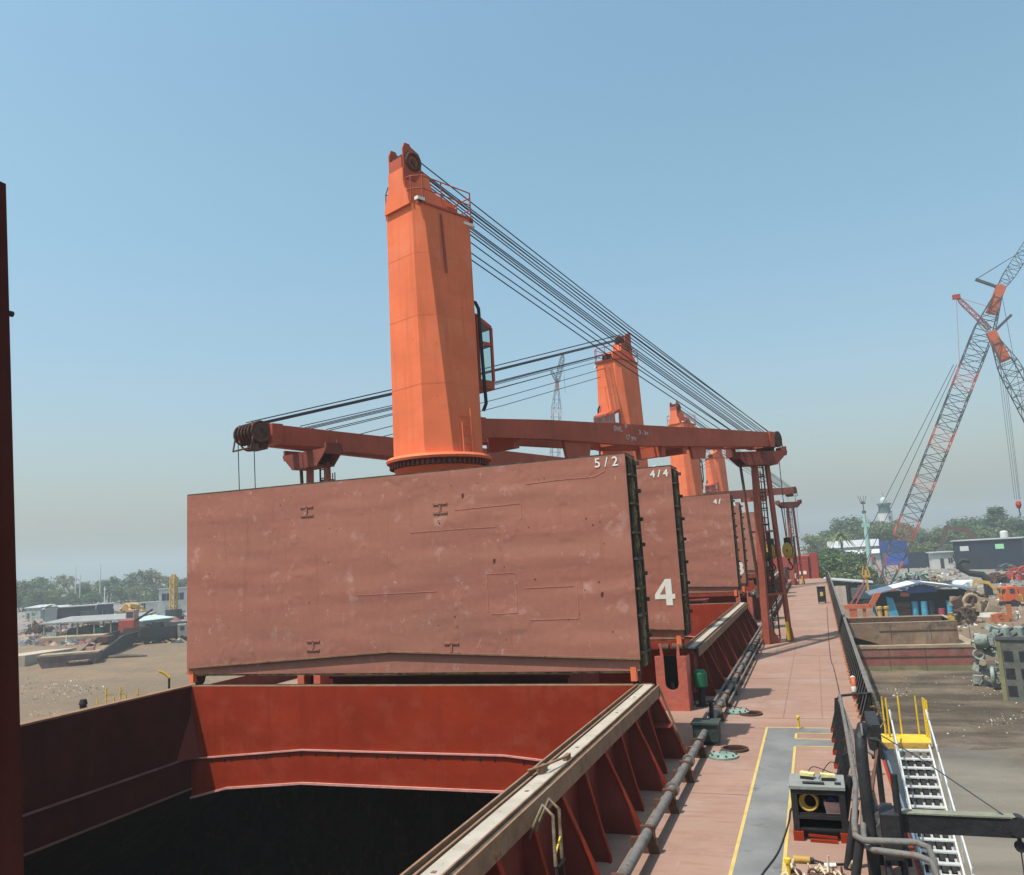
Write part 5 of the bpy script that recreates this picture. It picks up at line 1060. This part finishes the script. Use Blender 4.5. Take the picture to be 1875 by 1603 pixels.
truck('bright orange truck at the right edge of the yard', AG(1888,1108), radians(195), mat('orange truck paint',(.62,.11,.035),.5,.1,1), ORM, 1.35)
q = AG(1832,1140); mb = MB(); mb.prism([(-1.6,0),(1.2,0),(1.5,1.0),(.4,1.7),(-1.2,1.4)],'y',-.8,.8); mb.b6(1.2,1.9,-.3,.3,0,3.0); mb.lathe([(.35,-.9),(.35,.9)],(0,0,1.0),10,'y'); simple('cable_reel','rusty orange reel frame on the brown sand at right','reel',mb,mat('rusty orange steel',(.40,.13,.06),.8,.25,1,rust=.3),None,q)
q = AG(1812,1132); mb = MB(); mb.lathe([(1.5,0),(1.6,.25),(1.5,.9),(1.3,.9),(1.4,.3),(.001,.3)],n=14); simple('basin','pale round basin lying on the yard by the tan heap','basin',mb,mat('pale basin',(.6,.57,.5),.7,.1,1),None,q)
# two people on the sand at the right edge
def person(label, p, rz, shirt, trousers, lean=0):
    t = thing('person', label, 'person', p, rz, 'people on the sand')
    me = bpy.data.meshes.new('body')
    J = [(0,0,.95),(0,0,1.15),(0,.02,1.38),(0,.02,1.50),(0,.03,1.66),(.10,0,.90),(.12,.05,.50),(.12,-.02,.06),(.13,.12,.03),(-.10,0,.90),(-.12,-.08,.50),(-.13,-.18,.07),(-.13,-.05,.03),(.19,.0,1.40),(.27,.02,1.14),(.24,.16,.92),(-.19,.0,1.40),(-.27,-.02,1.14),(-.24,.12,.94)]
    E = [(0,1),(1,2),(2,3),(3,4),(0,5),(5,6),(6,7),(7,8),(0,9),(9,10),(10,11),(11,12),(2,13),(13,14),(14,15),(2,16),(16,17),(17,18)]
    Rr = [.15,.15,.17,.065,.105,.10,.075,.05,.045,.10,.075,.05,.045,.075,.055,.045,.075,.055,.045]
    me.from_pydata(J, E, []); o = link('body', me, t); 
    md = o.modifiers.new('skin','SKIN'); sv = me.skin_vertices[0].data
    for i, r in enumerate(Rr): sv[i].radius = (r,r*.8 if i < 3 else r); sv[i].use_root = (i == 0)
    ss = o.modifiers.new('sub','SUBSURF'); ss.levels = 1; ss.render_levels = 1
    me2 = bpy.data.meshes.new_from_object(o.evaluated_get(bpy.context.evaluated_depsgraph_get())); o.modifiers.clear(); o.data = me2
    me2.materials.clear()
    for m_ in (SKIN, shirt, trousers): me2.materials.append(m_)
    for f in me2.polygons:
        c = f.center; f.use_smooth = True; f.material_index = 1 if (.93 < c.z < 1.47 and abs(c.x) < .26) else (2 if c.z <= .98 and abs(c.x) < .22 and c.z > .08 else 0)
    mb = MB(); mb.lathe([(.10,1.66),(.115,1.70),(.09,1.78),(.001,1.80)],(0,.01,0),12); mb.build('hair', BLACK, t)
    t.scale = (1.05,)*3; return t
person('person in a pale blue shirt standing on the sand, left of two', AG(1853,1136), radians(100), mat('pale blue shirt',(.35,.42,.62),.9,.1,5), DGREY)
person('person in a white shirt standing on the sand, right of two', AG(1865,1135), radians(200), mat('white shirt',(.75,.75,.74),.9,.05,5), mat('grey trousers',(.2,.2,.22),.9,.1,5))
# wrecked pale green ship machinery on the mud at right
q = AG(1860,1285); ZM = V((17.4,96,g(17,96)))
t = thing('engine_wreck','dark slotted slab of a ship engine lying on the mud at the right edge','engine',(q.x+.3,q.y,q.z-.2),radians(-18))
mb = MB().use(mat('grimy engine side',(.11,.115,.10),.75,.3,.9,rust=.35,dust=.3,dcol=(.3,.27,.2))); mb.b6(-1.3,3.8,0,4.6,0,6.2); mb.use(BLACK)
for i in range(3):
    for k in range(3): mb.b6(-.8+1.35*k,0+1.35*k,-.05,.2,.7+1.7*i,1.7+1.7*i)
mb.use(MUDG); mb.b6(-1.35,-.95,-.08,.3,0,6.25); mb.use(DGREY); mb.b6(-1.4,3.9,-.15,4.7,6.2,6.5)
for i in range(4): mb.bar((-1.2+1.3*i,.1,6.5),(-.2+1.2*i,3.6,7.0+.2*(i%2)),.28)
mb.build('engine_block',None,t)
mb = MB()
for i in range(4): mb.lathe([(.45,0),(.45,.8),(.3,.9),(.001,.9)],(-.6+1.2*i,1.6,6.5),12)
mb.build('cylinder_head',PGREEN,t)
q = AG(1822,1262); t = thing('machinery_wreck','jumble of pale green engine castings and flanges spilling down to the mud','scrap',(q.x,q.y+1,q.z-.2),radians(-12))
rr = random.Random(33); mb = MB().use(PGREEN)
for i in range(15):
    z = .5+i*.42; x = -.9+.10*i+rr.uniform(-.9,.9); mb.box((x,rr.uniform(-.4,1.2),z),(rr.uniform(.5,1.3),rr.uniform(.5,1.2),rr.uniform(.3,.9)),Matrix.Rotation(rr.uniform(-.7,.7),3,'Y')@Matrix.Rotation(rr.uniform(-.6,.6),3,'Z'))
for i in range(8): mb.lathe([(.12,-.35),(.35,-.35),(.35,-.28),(.18,-.25),(.18,.25),(.35,.28),(.35,.35),(.12,.35)],(rr.uniform(-1.4,1.2),-.5,.6+i*.75),12,rr.choice('xyz'))
mb.build('casting',None,t)
mb = MB().use(PGREEN); mb.torus((.2,-1.1,1.5),.9,.22,'x',20,8); mb.torus((-.9,-.9,3.8),.5,.14,'y',16,7); mb.lathe([(.001,-.7),(.7,-.6),(.8,0),(.7,.6),(.001,.7)],(-.5,-.7,5.2),14,'x'); mb.build('flange_ring',None,t)
mb = MB().use(mat('tan grime',(.38,.30,.2),.8,.2,2)); mb.lathe([(.001,-.3),(.35,-.3),(.35,.3),(.001,.3)],(-.6,-1.0,3.0),12,'y'); mb.build('cover_plate',None,t)
# ---- left hand beach
q = AG(112,1222)
barge('landing_pontoon','low dark pontoon with raked ends on the sand at left',(q.x,q.y+2,q.z),radians(38),10.5,5,2.4,mat('dark mauve hull',(.13,.085,.08),.8,.3,.6,rust=.3),TAN,1.0,.6,hold=False)
q0 = AG(172,1216); q1 = AG(258,1178)
t = thing('hull_section','long dark cut hull section sloping up the sand behind the pontoon','wreck',q0,atan2(q1.y-q0.y,q1.x-q0.x)); Ln = (q1-q0).length
mb = MB().use(mat('black wreck plating',(.035,.032,.035),.8,.3,.5,rust=.4,rcol=(.12,.07,.05))); mb.prism([(-1,0),(Ln*.75,0),(Ln*.95,3.6),(Ln*.6,3.8),(Ln*.3,2.4),(-2,.8)],'y',0,.5); mb.prism([(-1,0),(Ln*.75,0),(Ln*.95,4.2),(Ln*.5,4.0),(2,1.6),(-2,.8)],'y',4,4.4); mb.b6(-1,Ln*.8,.4,4,0,.8); mb.build('hull_plate',None,t)
mb = MB().use(RUSTB); mb.prism([(-2,.7),(Ln*.3,2.1),(Ln*.5,2.9),(Ln*.5,3.1),(Ln*.3,2.3),(-2,.95)],'y',.5,4); mb.use(RUSTY); mb.b6(Ln*.35,Ln*.5,1,3,3,4.2); mb.build('deck',None,t)
mb = MB().use(mat('pink rust',(.42,.22,.18),.8,.3,1)); mb.b6(3,4.2,1,2.4,1.8,3.0); mb.lathe([(.6,-.9),(.6,.9)],(6,2.2,3.0),10,'x'); mb.build('winch',None,t)
q0, q1 = AG(45,1222), AG(140,1190)
mb = MB(); Ln = (q1-q0).length; mb.prism([(0,0),(Ln,.2),(Ln,1.0),(0,2.2)],'y',0,7); simple('steel_ramp','long tan steel plate lying on the beach at the far left','plate',mb,mat('tan plate',(.42,.34,.26),.85,.15,.4),None,q0).rotation_euler = (0,0,atan2(q1.y-q0.y,q1.x-q0.x))
# flat canopy with posts and goods beneath
q0, q1 = AG(78,1178), AG(232,1168); 
t = thing('canopy','wide flat canopy roof on posts over dark goods, left beach','canopy',q0,atan2(q1.y-q0.y,q1.x-q0.x)); Ln = (q1-q0).length
mb = MB().use(mat('dusty pale roof sheet',(.25,.245,.24),.8,.2,.3,dust=.5,dcol=(.31,.27,.23),streak=.3)); mb.prism([(0,4.6),(15,5.4),(15,5.7),(0,4.9)],'x',-1,Ln+1); mb.build('roof',None,t)
for i in range(6): mb = MB(); mb.bar((Ln*i/5,.5,0),(Ln*i/5,.5,4.7),.3); mb.bar((Ln*i/5,14,0),(Ln*i/5,14,5.3),.3); mb.build('post',TAN,t)
mb = MB().use(TAN); mb.prism([(0,0),(-1.8,-.2),(-1.8,1.3),(0,1.6)],'x',0,Ln*.8); mb.build('kerb',None,t)
for i,(u,s,m_,lab) in enumerate(((.10,1.6,PGREEN,'pale crate under the canopy, leftmost'),(.28,2.0,BLACK,'black drum shape under the canopy, second from left'),(.45,2.3,BLACK,'large black drum shape under the middle of the canopy'),(.60,1.8,DGREEN,'green drum shape under the canopy'),(.74,2.4,BLACK,'large black drum shape under the canopy, right of the green one'),(.90,2.2,DGREY,'grey drum shape under the right end of the canopy'))):
    p = q0+(q1-q0)*u; mb = MB()
    if i == 0: mb.b6(-s,s,0,s,0,s*1.6); mb.b6(-s*1.05,s*1.05,-.05,s*1.05,s*.7,s*.8); mb.b6(-s*1.05,s*1.05,-.05,s*1.05,s*1.5,s*1.6)
    else: mb.lathe([(.001,-s*.8),(s*.8,-s*.8),(s*.8,s*.8),(.001,s*.8)],(0,3,s*.8),14,'y'); mb.lathe([(s*.85,-.15),(s*.85,.15)],(0,3,s*.8),14,'y')
    simple('stored_drum' if i else 'stored_crate',lab,'drum' if i else 'crate',mb,m_,'goods stored under the canopy',p)
q = AG(122,1178); mb = MB(); mb.lathe([(.9,0),(.5,.8),(.25,3.2),(.001,3.4)],n=10); simple('white_marker','small white cone standing in front of the canopy','cone',mb,WHITEW,None,q).scale = (.55,.55,.6)
# left machines
q = AG(237,1176); t = thing('tractor','red winch tractor between the canopy and the dark trucks','tractor',q,radians(20),None)
mb = MB().use(REDM); mb.b6(-2,1.6,-1.5,1.5,2.4,5.2); mb.build('body',None,t); mb = MB().use(mat('pinkish cab',(.5,.28,.22),.6,.2,1)); mb.b6(-.4,1.6,-1.3,1.3,5.2,7.6); mb.use(WIN); mb.b6(-.2,1.4,-1.35,1.35,5.8,7.2); mb.build('cab',None,t)
for x in (-2.2,1.6):
    for y in (-1.7,1.7): mb = MB(); mb.lathe([(.001,-.4),(.8,-.4),(1.4,-.3),(1.4,.3),(.8,.4),(.001,.4)],(x,y,1.4),16,'y'); mb.build('wheel',BLACK,t)
mb = MB(); mb.bar((1.6,0,5),(5.5,0,7.4),.4); mb.build('jib_arm',BLACK,t)
truck('dark truck parked on the left beach, in front of the pale roof', AG(268,1176), radians(35), BLACK, RUSTY, 1.35)
truck('dark tipper with pale cab between the two dark trucks on the left beach', AG(300,1177), radians(40), mat('dull pale cab',(.3,.28,.26),.6,.2,1), BLACK, 1.35)
truck('black truck at the right end of the left beach, cut by the hatch cover', AG(328,1172), radians(215), BLACK, DGREY, 1.6)
a = AG(262,1166); b_ = AG(312,1158); building('shelter','low open shelter with a pale green roof among the trucks',a,b_,6,3.8,PGREEN,mat('pale green roof',(.42,.52,.50),.6,.1,.5),'mono',[(.8,3,0,3,BLACK,'door'),(4,6,0,3,BLACK,'door')],1,.8)
# left buildings
def PR(px, R, dz=0):
    d = ray(px,1060); h = sqrt(d.x*d.x+d.y*d.y); x, y = d.x/h*R, d.y/h*R; return V((x,y,g(x,y)+dz))
building('long_shed','long dark fronted shed with a pale roof on the left shore',PR(106,322),PR(176,322),7,5.4,DBLUE,mat('pale shed roof',(.40,.40,.38),.7,.12,.3,dust=.4),'flat',[(1,6,0,4.2,WIN,'door'),(7,12.5,0,4.0,DGREY,'door')],.6)
building('long_shed','second dark shed continuing the long shed to its right',PR(177,326),PR(208,326),6,5.2,mat('slate cladding',(.05,.06,.08),.7,.2,.5),ROOFG,'flat',[(1,3,.6,3.2,WIN,'window'),(4.2,5.6,0,3.6,WIN,'door')],.4)
building('gable_block','pale concrete block with white roof edge at the left end of the long shed',PR(83,320),PR(105.5,320),7,6.0,CONC,WHITEW,'gablefront',[],.3,.8)
building('white_office','two storey white office with dark windows behind the yellow rig',PR(291,330),PR(352,330),6,8.6,WHITEW,ROOFG,'flat',[(1.0,4.0,4.6,7.2,WIN,'window'),(5.4,8.4,4.6,7.2,WIN,'window'),(9.6,12.4,4.6,7.2,WIN,'window'),(2,3.2,0,3,CONC,'door'),(6,7.4,0,3,CONC,'door')],.4)
building('white_wall','long low white wall left of the white office',PR(240,335),PR(290,335),2,4.2,WHITEW,WHITEW,'flat',[(3.6,4.8,2.2,4.1,DBLUE,'window')],.1,cat='wall')
for k,(px,py,m_,lab) in enumerate(((60,1135,PGREEN,'pale green hut at the far left'),(92,1138,DGREY,'grey hut left of the long shed'),(112,1140,mat('orange brown sheet',(.36,.17,.09),.8,.2,1),'orange brown hut in front of the long shed'))):
    a = AG(px-14,py); b_ = AG(px+14,py-1); building('hut',lab,a,b_,6,4.2,m_,ROOFG,'mono',[(1,2.2,0,2.4,WIN,'door'),(3.5,5,1.2,2.4,WIN,'window')],.4,.8)
for k,(px,py,s,h,m_,lab) in enumerate(((245,1130,5.5,5.0,YELM,'big yellow machine heap left of the white wall'),(258,1136,3.4,3.0,DGREY,'grey scrap in front of the yellow heap'),(282,1142,3.6,2.6,YELM,'small yellow machine right of the grey scrap'),(150,1150,4.0,1.6,TAN,'low tan heap in front of the long shed'),(70,1160,4.0,3.2,RUSTY,'dark rusty heap at the far left'),(185,1145,4.5,1.5,mat('dull brown heap',(.2,.14,.1),.9,.2,1),'low brown heap behind the canopy'))):
    scraplump('scrap_heap',lab,px,py,s,h,m_,60+k,grp='scrap heaps on the left shore')
q = AG(190,1128); t = thing('loader','small yellow loader by the right end of the long shed','loader',q,radians(60)); mb = MB().use(YELM); mb.b6(-1.8,1.6,-1,1,1,2.6); mb.b6(-1.2,.4,-.9,.9,2.6,4.6); mb.bar((1.2,0,2),(3.4,0,3.6),.4); mb.build('body',None,t)
for x in (-1.2,1.2):
    for y in (-1.1,1.1): mb = MB(); mb.lathe([(.001,-.25),(.8,-.25),(.8,.25),(.001,.25)],(x,y,.8),14,'y'); mb.build('wheel',BLACK,t)
q = AG(318,1135); t = thing('piling_rig','tall yellow piling mast in front of the white office','rig',q); mb = MB(); lattice(mb,(0,0,3),(0,0,14.5),1.6,1.6,9,YELM,YELM,(),.3); mb.use(YELM); mb.b6(-1,1,-.6,.6,10.5,13.5); mb.build('mast',None,t); mb = MB(); mb.b6(-2,2,-1.5,1.5,1.0,3.2); mb.use(BLACK); mb.b6(-2.4,2.4,-2,2,0,1.0); mb.build('base',DGREY,t)
for k,(px,top,Y,lab) in enumerate(((139,1036,330,'thin pale pole above the trees, tallest at left'),(147,1052,330,'short pale pole right of the tallest'),(184,1034,340,'faint thin pole in the middle of the left treeline'),(192,1074,300,'pale pole by the long shed roof'))):
    p = AT(px,top,Y); gz = g(p.x,Y); mb = MB(); mb.tube([(0,0,0),(0,0,p.z-gz)],[.35,.18],7); mb.b6(-.8,.8,-.1,.1,p.z-gz-1.5,p.z-gz-1.3); simple('pole',lab,'pole',mb,mat('pale pole paint',(.6,.6,.6),.6,.1,1),'thin poles on the left shore',(p.x,Y,gz))
mb = MB(); q = AG(222,1205); mb.tube([(-4,-1,.1),(0,0,.35),(5,1.5,.15)],[.3,.45,.2],8); simple('driftwood','dark log lying on the open sand','log',mb,BARK,None,q)
# ---- trees
def make_tree(seed, leaf, kind):
    rr = random.Random(seed); H = 10.0; tr = MB(); cr = MB()
    tips = []
    def limb(p, d, ln, r, depth):
        q = p+d*ln; mid_ = (p+q)/2+V((rr.uniform(-.1,.1),rr.uniform(-.1,.1),0))*ln
        tr.tube([p,mid_,q],[r,r*.8,r*.6],6,False)
        if depth == 0: tips.append(q); return
        for i in range(rr.choice((2,3,3))):
            a = rr.uniform(0,6.28); e = rr.uniform(.35,.85); nd = (d*1.0+V((cos(a)*e,sin(a)*e,rr.uniform(-.05,.35)))).normalized(); limb(q, nd, ln*rr.uniform(.6,.85), r*.6, depth-1)
        if rr.random() < .5: tips.append(q)
    if kind == 'cone':
        tr.tube([(0,0,0),(0,0,9.5)],[.3,.05],7)
        for i in range(90): z = rr.uniform(1.4,10); rad = 2.7*(1-(z/10.6))+.25; a = rr.uniform(0,6.28); tips.append(V((cos(a)*rad*rr.uniform(.3,1),sin(a)*rad*rr.uniform(.3,1),z)))
        sp_ = .75
    elif kind == 'bush':
        for i in range(4): limb(V((rr.uniform(-1,1),rr.uniform(-1,1),0)),V((rr.uniform(-.5,.5),rr.uniform(-.5,.5),1)).normalized(),2.2,.22,2)
        for i in range(60): a = rr.uniform(0,6.28); r_ = 4.4*sqrt(rr.random()); tips.append(V((cos(a)*r_,sin(a)*r_,rr.uniform(.5,1)*(7.2-r_*r_*.22))))
        sp_ = 1.0
    else:
        limb(V((0,0,0)),V((rr.uniform(-.1,.1),rr.uniform(-.1,.1),1)).normalized(),3.0,.34,3); sp_ = 1.15 if kind == 'broad' else .8
        for i in range(26): a = rr.uniform(0,6.28); r_ = 3.6*sqrt(rr.random()); tips.append(V((cos(a)*r_,sin(a)*r_,rr.uniform(3.2,8.2)-r_*.3)))
    n = {'broad':46,'thin':22,'cone':40,'bush':44}[kind]
    for tpt in tips:
        for k in range(int(n*rr.uniform(.5,1.3))):
            off = V((rr.gauss(0,.5),rr.gauss(0,.5),rr.gauss(0,.38)))*sp_; c = tpt+off; s = rr.uniform(.14,.30); a = V((rr.uniform(-1,1),rr.uniform(-1,1),rr.uniform(-.7,.7))).normalized(); b = a.cross(V((rr.uniform(-1,1),rr.uniform(-1,1),rr.uniform(-1,1)))).normalized()
            cr.face([c-a*s*1.3, c+b*s*.7, c+a*s*1.3, c-b*s*.7])
    me_t = tr.build('trunk', BARK); me_c = cr.build('crown', leaf); d1, d2 = me_t.data, me_c.data; bpy.data.objects.remove(me_t); bpy.data.objects.remove(me_c)
    zmax = max(v.co.z for v in d2.vertices); return d1, d2, zmax
PROT = {k: make_tree(s, LEAF[l], kd) for k,(s,l,kd) in {'broadA':(1,0,'broad'),'broadB':(2,1,'broad'),'broadC':(3,2,'broad'),'thin':(4,3,'thin'),'cone':(5,2,'cone'),'bushA':(6,0,'bush'),'bushB':(7,1,'bush')}.items()}
def tree(proto, px, top, Y, label, wide=1.0, name='tree', grp='trees'):
    d1, d2, zm = PROT[proto]; p = AT(px, top, Y); gz = g(p.x, Y); h = (p.z-gz)/zm
    t = thing(name, label, 'bush' if name == 'bush' else 'tree', (p.x, Y, gz-.2), random.uniform(0,6.28), grp); link('trunk', d1, t); link('crown', d2, t); t.scale = (h*wide,h*wide,h); return t
LT = [('broadC',48,1060,300,1.2),('broadA',80,1053,330,1.3),('broadC',62,1078,290,1.1),('thin',112,1050,350,1.1),('thin',130,1055,345,1.2),('broadA',150,1066,340,1.3),('broadB',176,1060,345,1.2),('broadA',200,1054,350,1.2),('broadC',236,1057,350,1.15),('broadC',268,1040,350,1.25),('thin',284,1046,345,1.3),('broadA',222,1072,330,1.3),('thin',308,1052,340,1.2),('broadB',255,1072,325,1.3),('broadA',300,1070,330,1.3),('broadC',330,1058,340,1.3),('broadB',105,1076,320,1.3),('broadA',175,1080,330,1.2),('bushA',130,1082,325,1.6),('bushB',350,1068,335,1.4),('bushA',45,1086,300,1.8),('bushB',85,1084,318,1.8),('bushA',165,1084,335,1.9),('bushB',230,1084,345,1.9),('bushA',255,1086,345,1.7),('bushB',312,1082,345,1.9),('broadB',205,1072,350,1.2),('broadC',345,1055,350,1.2),('bushA',280,1082,325,1.6)]
ordw = ['first','second','third','fourth','fifth','sixth','seventh','eighth','ninth','tenth','eleventh','twelfth','thirteenth','fourteenth','fifteenth','sixteenth','seventeenth','eighteenth','nineteenth','twentieth','twenty first','twenty second','twenty third','twenty fourth','twenty fifth','twenty sixth','twenty seventh','twenty eighth','twenty ninth','thirtieth']
look = {'broadA':'rounded dark green tree','broadB':'olive green tree','broadC':'grey green tree','thin':'sparse thin crowned tree','cone':'pointed tall tree','bushA':'dark green bush','bushB':'olive bush'}
def plant(rows, where, grp):
    rows = sorted(rows, key=lambda r: r[1])
    for i,(pr,px,top,Y,wd) in enumerate(rows): tree(pr,px,top,Y,f'{look[pr]}, {ordw[i]} from the left {where}',wd,'bush' if pr.startswith('bush') else 'tree',grp)
plant(LT,'of the left shore treeline','trees along the left shore')
RT = [('broadB',1492,975,420,1.2),('broadC',1512,968,470,1.2),('broadC',1562,942,470,1.1),('broadA',1545,958,440,1.1),('broadB',1585,962,430,1.2),('broadC',1602,950,470,1.1),('broadA',1640,950,480,1.2),('broadC',1622,953,470,1.2),('broadB',1612,958,440,1.3),('broadB',1665,968,440,1.3),('broadB',1690,962,470,1.3),('broadC',1705,972,430,1.3),('broadB',1725,966,470,1.3),('broadC',1756,945,480,1.2),('broadA',1772,952,450,1.2),('broadB',1740,972,430,1.2),('broadC',1798,946,480,1.3),('cone',1822,924,470,1.7),('broadC',1842,945,450,1.3),('broadA',1862,944,470,1.2),('broadB',1880,950,460,1.3),('broadB',1808,966,430,1.3),('broadA',1765,985,400,1.2),('bushB',1700,990,400,2.0),('bushB',1660,992,400,2.0),('bushA',1735,995,400,1.8),('bushB',1640,985,410,1.8),('broadC',1780,960,470,1.3),('broadC',1535,962,480,1.2),('broadA',1880,962,440,1.4)]
plant(RT,'behind the right hand yard','trees behind the right hand yard')
NB = [('bushA',1504,1012,225,1.2),('broadA',1522,998,250,1.2),('bushA',1545,1012,235,1.1),('bushB',1568,1025,230,1.0),('broadC',1552,1005,255,1.1),('bushA',1585,1032,240,1.0),('bushB',1530,1040,215,1.1)]
plant(NB,'of the clump just beyond the bow bulwark','bushes just beyond the bulwark')
# palm
p = AT(1537,972,330); gz = g(p.x,330); t = thing('palm_tree','palm with drooping fronds in front of the pale roofed shed','palm',(p.x,330,gz)); hh = p.z-gz-1.5
mb = MB(); mb.tube([(0,0,0),(.3,0,hh*.5),(.1,0,hh)],[.6,.45,.4],8); mb.build('trunk',BARK,t); mb = MB(); rr = random.Random(9)
for i in range(22):
    a = 2*pi*i/22+rr.uniform(-.1,.1); e = rr.uniform(-.2,1.1); L_ = rr.uniform(4,6); prev = None
    for k in range(7):
        u = k/6; r_ = L_*u*cos(e*.6); z = hh+L_*(sin(e)*u-.75*u*u); wv = .55*(1-u)+.1; c = V((cos(a)*r_,sin(a)*r_,z)); s_ = V((-sin(a),cos(a),0))*wv; cur = (c-s_+V((0,0,-.25)),c,c+s_+V((0,0,-.25)))
        if prev: mb.face([prev[0],prev[1],cur[1],cur[0]]); mb.face([prev[1],prev[2],cur[2],cur[1]])
        prev = cur
mb.build('crown',LEAF[1],t)
# ================================================================ AIR, LIGHT, CAMERA
hz_ = MB(); hz_.b6(-2620,2620,-2560,2680,-17,80); hm = bpy.data.materials.new('thin haze'); hm.use_nodes = True; N = hm.node_tree.nodes; N.remove(N['Principled BSDF'])
pv = N.new('ShaderNodeVolumePrincipled'); pv.inputs['Color'].default_value = (.66,.74,.77,1); pv.inputs['Density'].default_value = .0006; pv.inputs['Anisotropy'].default_value = .2
hm.node_tree.links.new(pv.outputs[0], N['Material Output'].inputs['Volume']); ho = hz_.build('haze', hm); ho['kind'] = 'stuff'
W = bpy.data.worlds.new('World'); SC.world = W; W.use_nodes = True; N = W.node_tree.nodes; bg = N['Background']
sky = N.new('ShaderNodeTexSky'); sky.sky_type = 'NISHITA'; sky.sun_disc = False
SD = V((.29,.36,-1.0)).normalized()
el = math.asin(-SD.z); az = atan2(-SD.x, -SD.y)
sky.sun_elevation = el; sky.sun_rotation = az % (2*pi); sky.air_density = 1.9; sky.dust_density = 2.8; sky.ozone_density = 4
tint = N.new('ShaderNodeMix'); tint.data_type = 'RGBA'; tint.blend_type = 'MULTIPLY'; tint.inputs[0].default_value = 1; tcs = N.new('ShaderNodeTexCoord'); sxs = N.new('ShaderNodeSeparateXYZ'); W.node_tree.links.new(tcs.outputs['Generated'], sxs.inputs[0]); mrs = N.new('ShaderNodeMapRange'); mrs.inputs[1].default_value = .02; mrs.inputs[2].default_value = .42; W.node_tree.links.new(sxs.outputs[2], mrs.inputs[0]); tc2 = N.new('ShaderNodeMix'); tc2.data_type = 'RGBA'; tc2.inputs[6].default_value = (.95,1.02,1.30,1); tc2.inputs[7].default_value = (.97,1.16,1.11,1); W.node_tree.links.new(mrs.outputs[0], tc2.inputs[0]); W.node_tree.links.new(tc2.outputs[2], tint.inputs[7]); W.node_tree.links.new(sky.outputs[0], tint.inputs[6]); W.node_tree.links.new(tint.outputs[2], bg.inputs[0]); bg.inputs[1].default_value = SKYS
sun = bpy.data.lights.new('sun', 'SUN'); sun.energy = SUNS; sun.angle = radians(.5); sun.color = (1,.95,.87); so = bpy.data.objects.new('sun', sun); COL.objects.link(so); so.rotation_euler = SD.to_track_quat('-Z','Y').to_euler()
cam = bpy.data.cameras.new('camera'); co = bpy.data.objects.new('camera', cam); COL.objects.link(co); SC.camera = co
cam.sensor_fit = 'HORIZONTAL'; cam.sensor_width = 36; cam.lens = FOC/1875*36; cam.clip_start = .1; cam.clip_end = 9000
co.matrix_world = Matrix(((CR.x,CU.x,-CF.x,CP.x),(CR.y,CU.y,-CF.y,CP.y),(CR.z,CU.z,-CF.z,CP.z),(0,0,0,1)))
SC.view_settings.view_transform = 'Standard'; SC.view_settings.look = 'None'; SC.view_settings.gamma = 1; SC.view_settings.exposure = EXPO
SC.render.resolution_x, SC.render.resolution_y = 1024, 875
try: SC.cycles.volume_bounces = 1; SC.cycles.max_bounces = 8
except Exception: pass
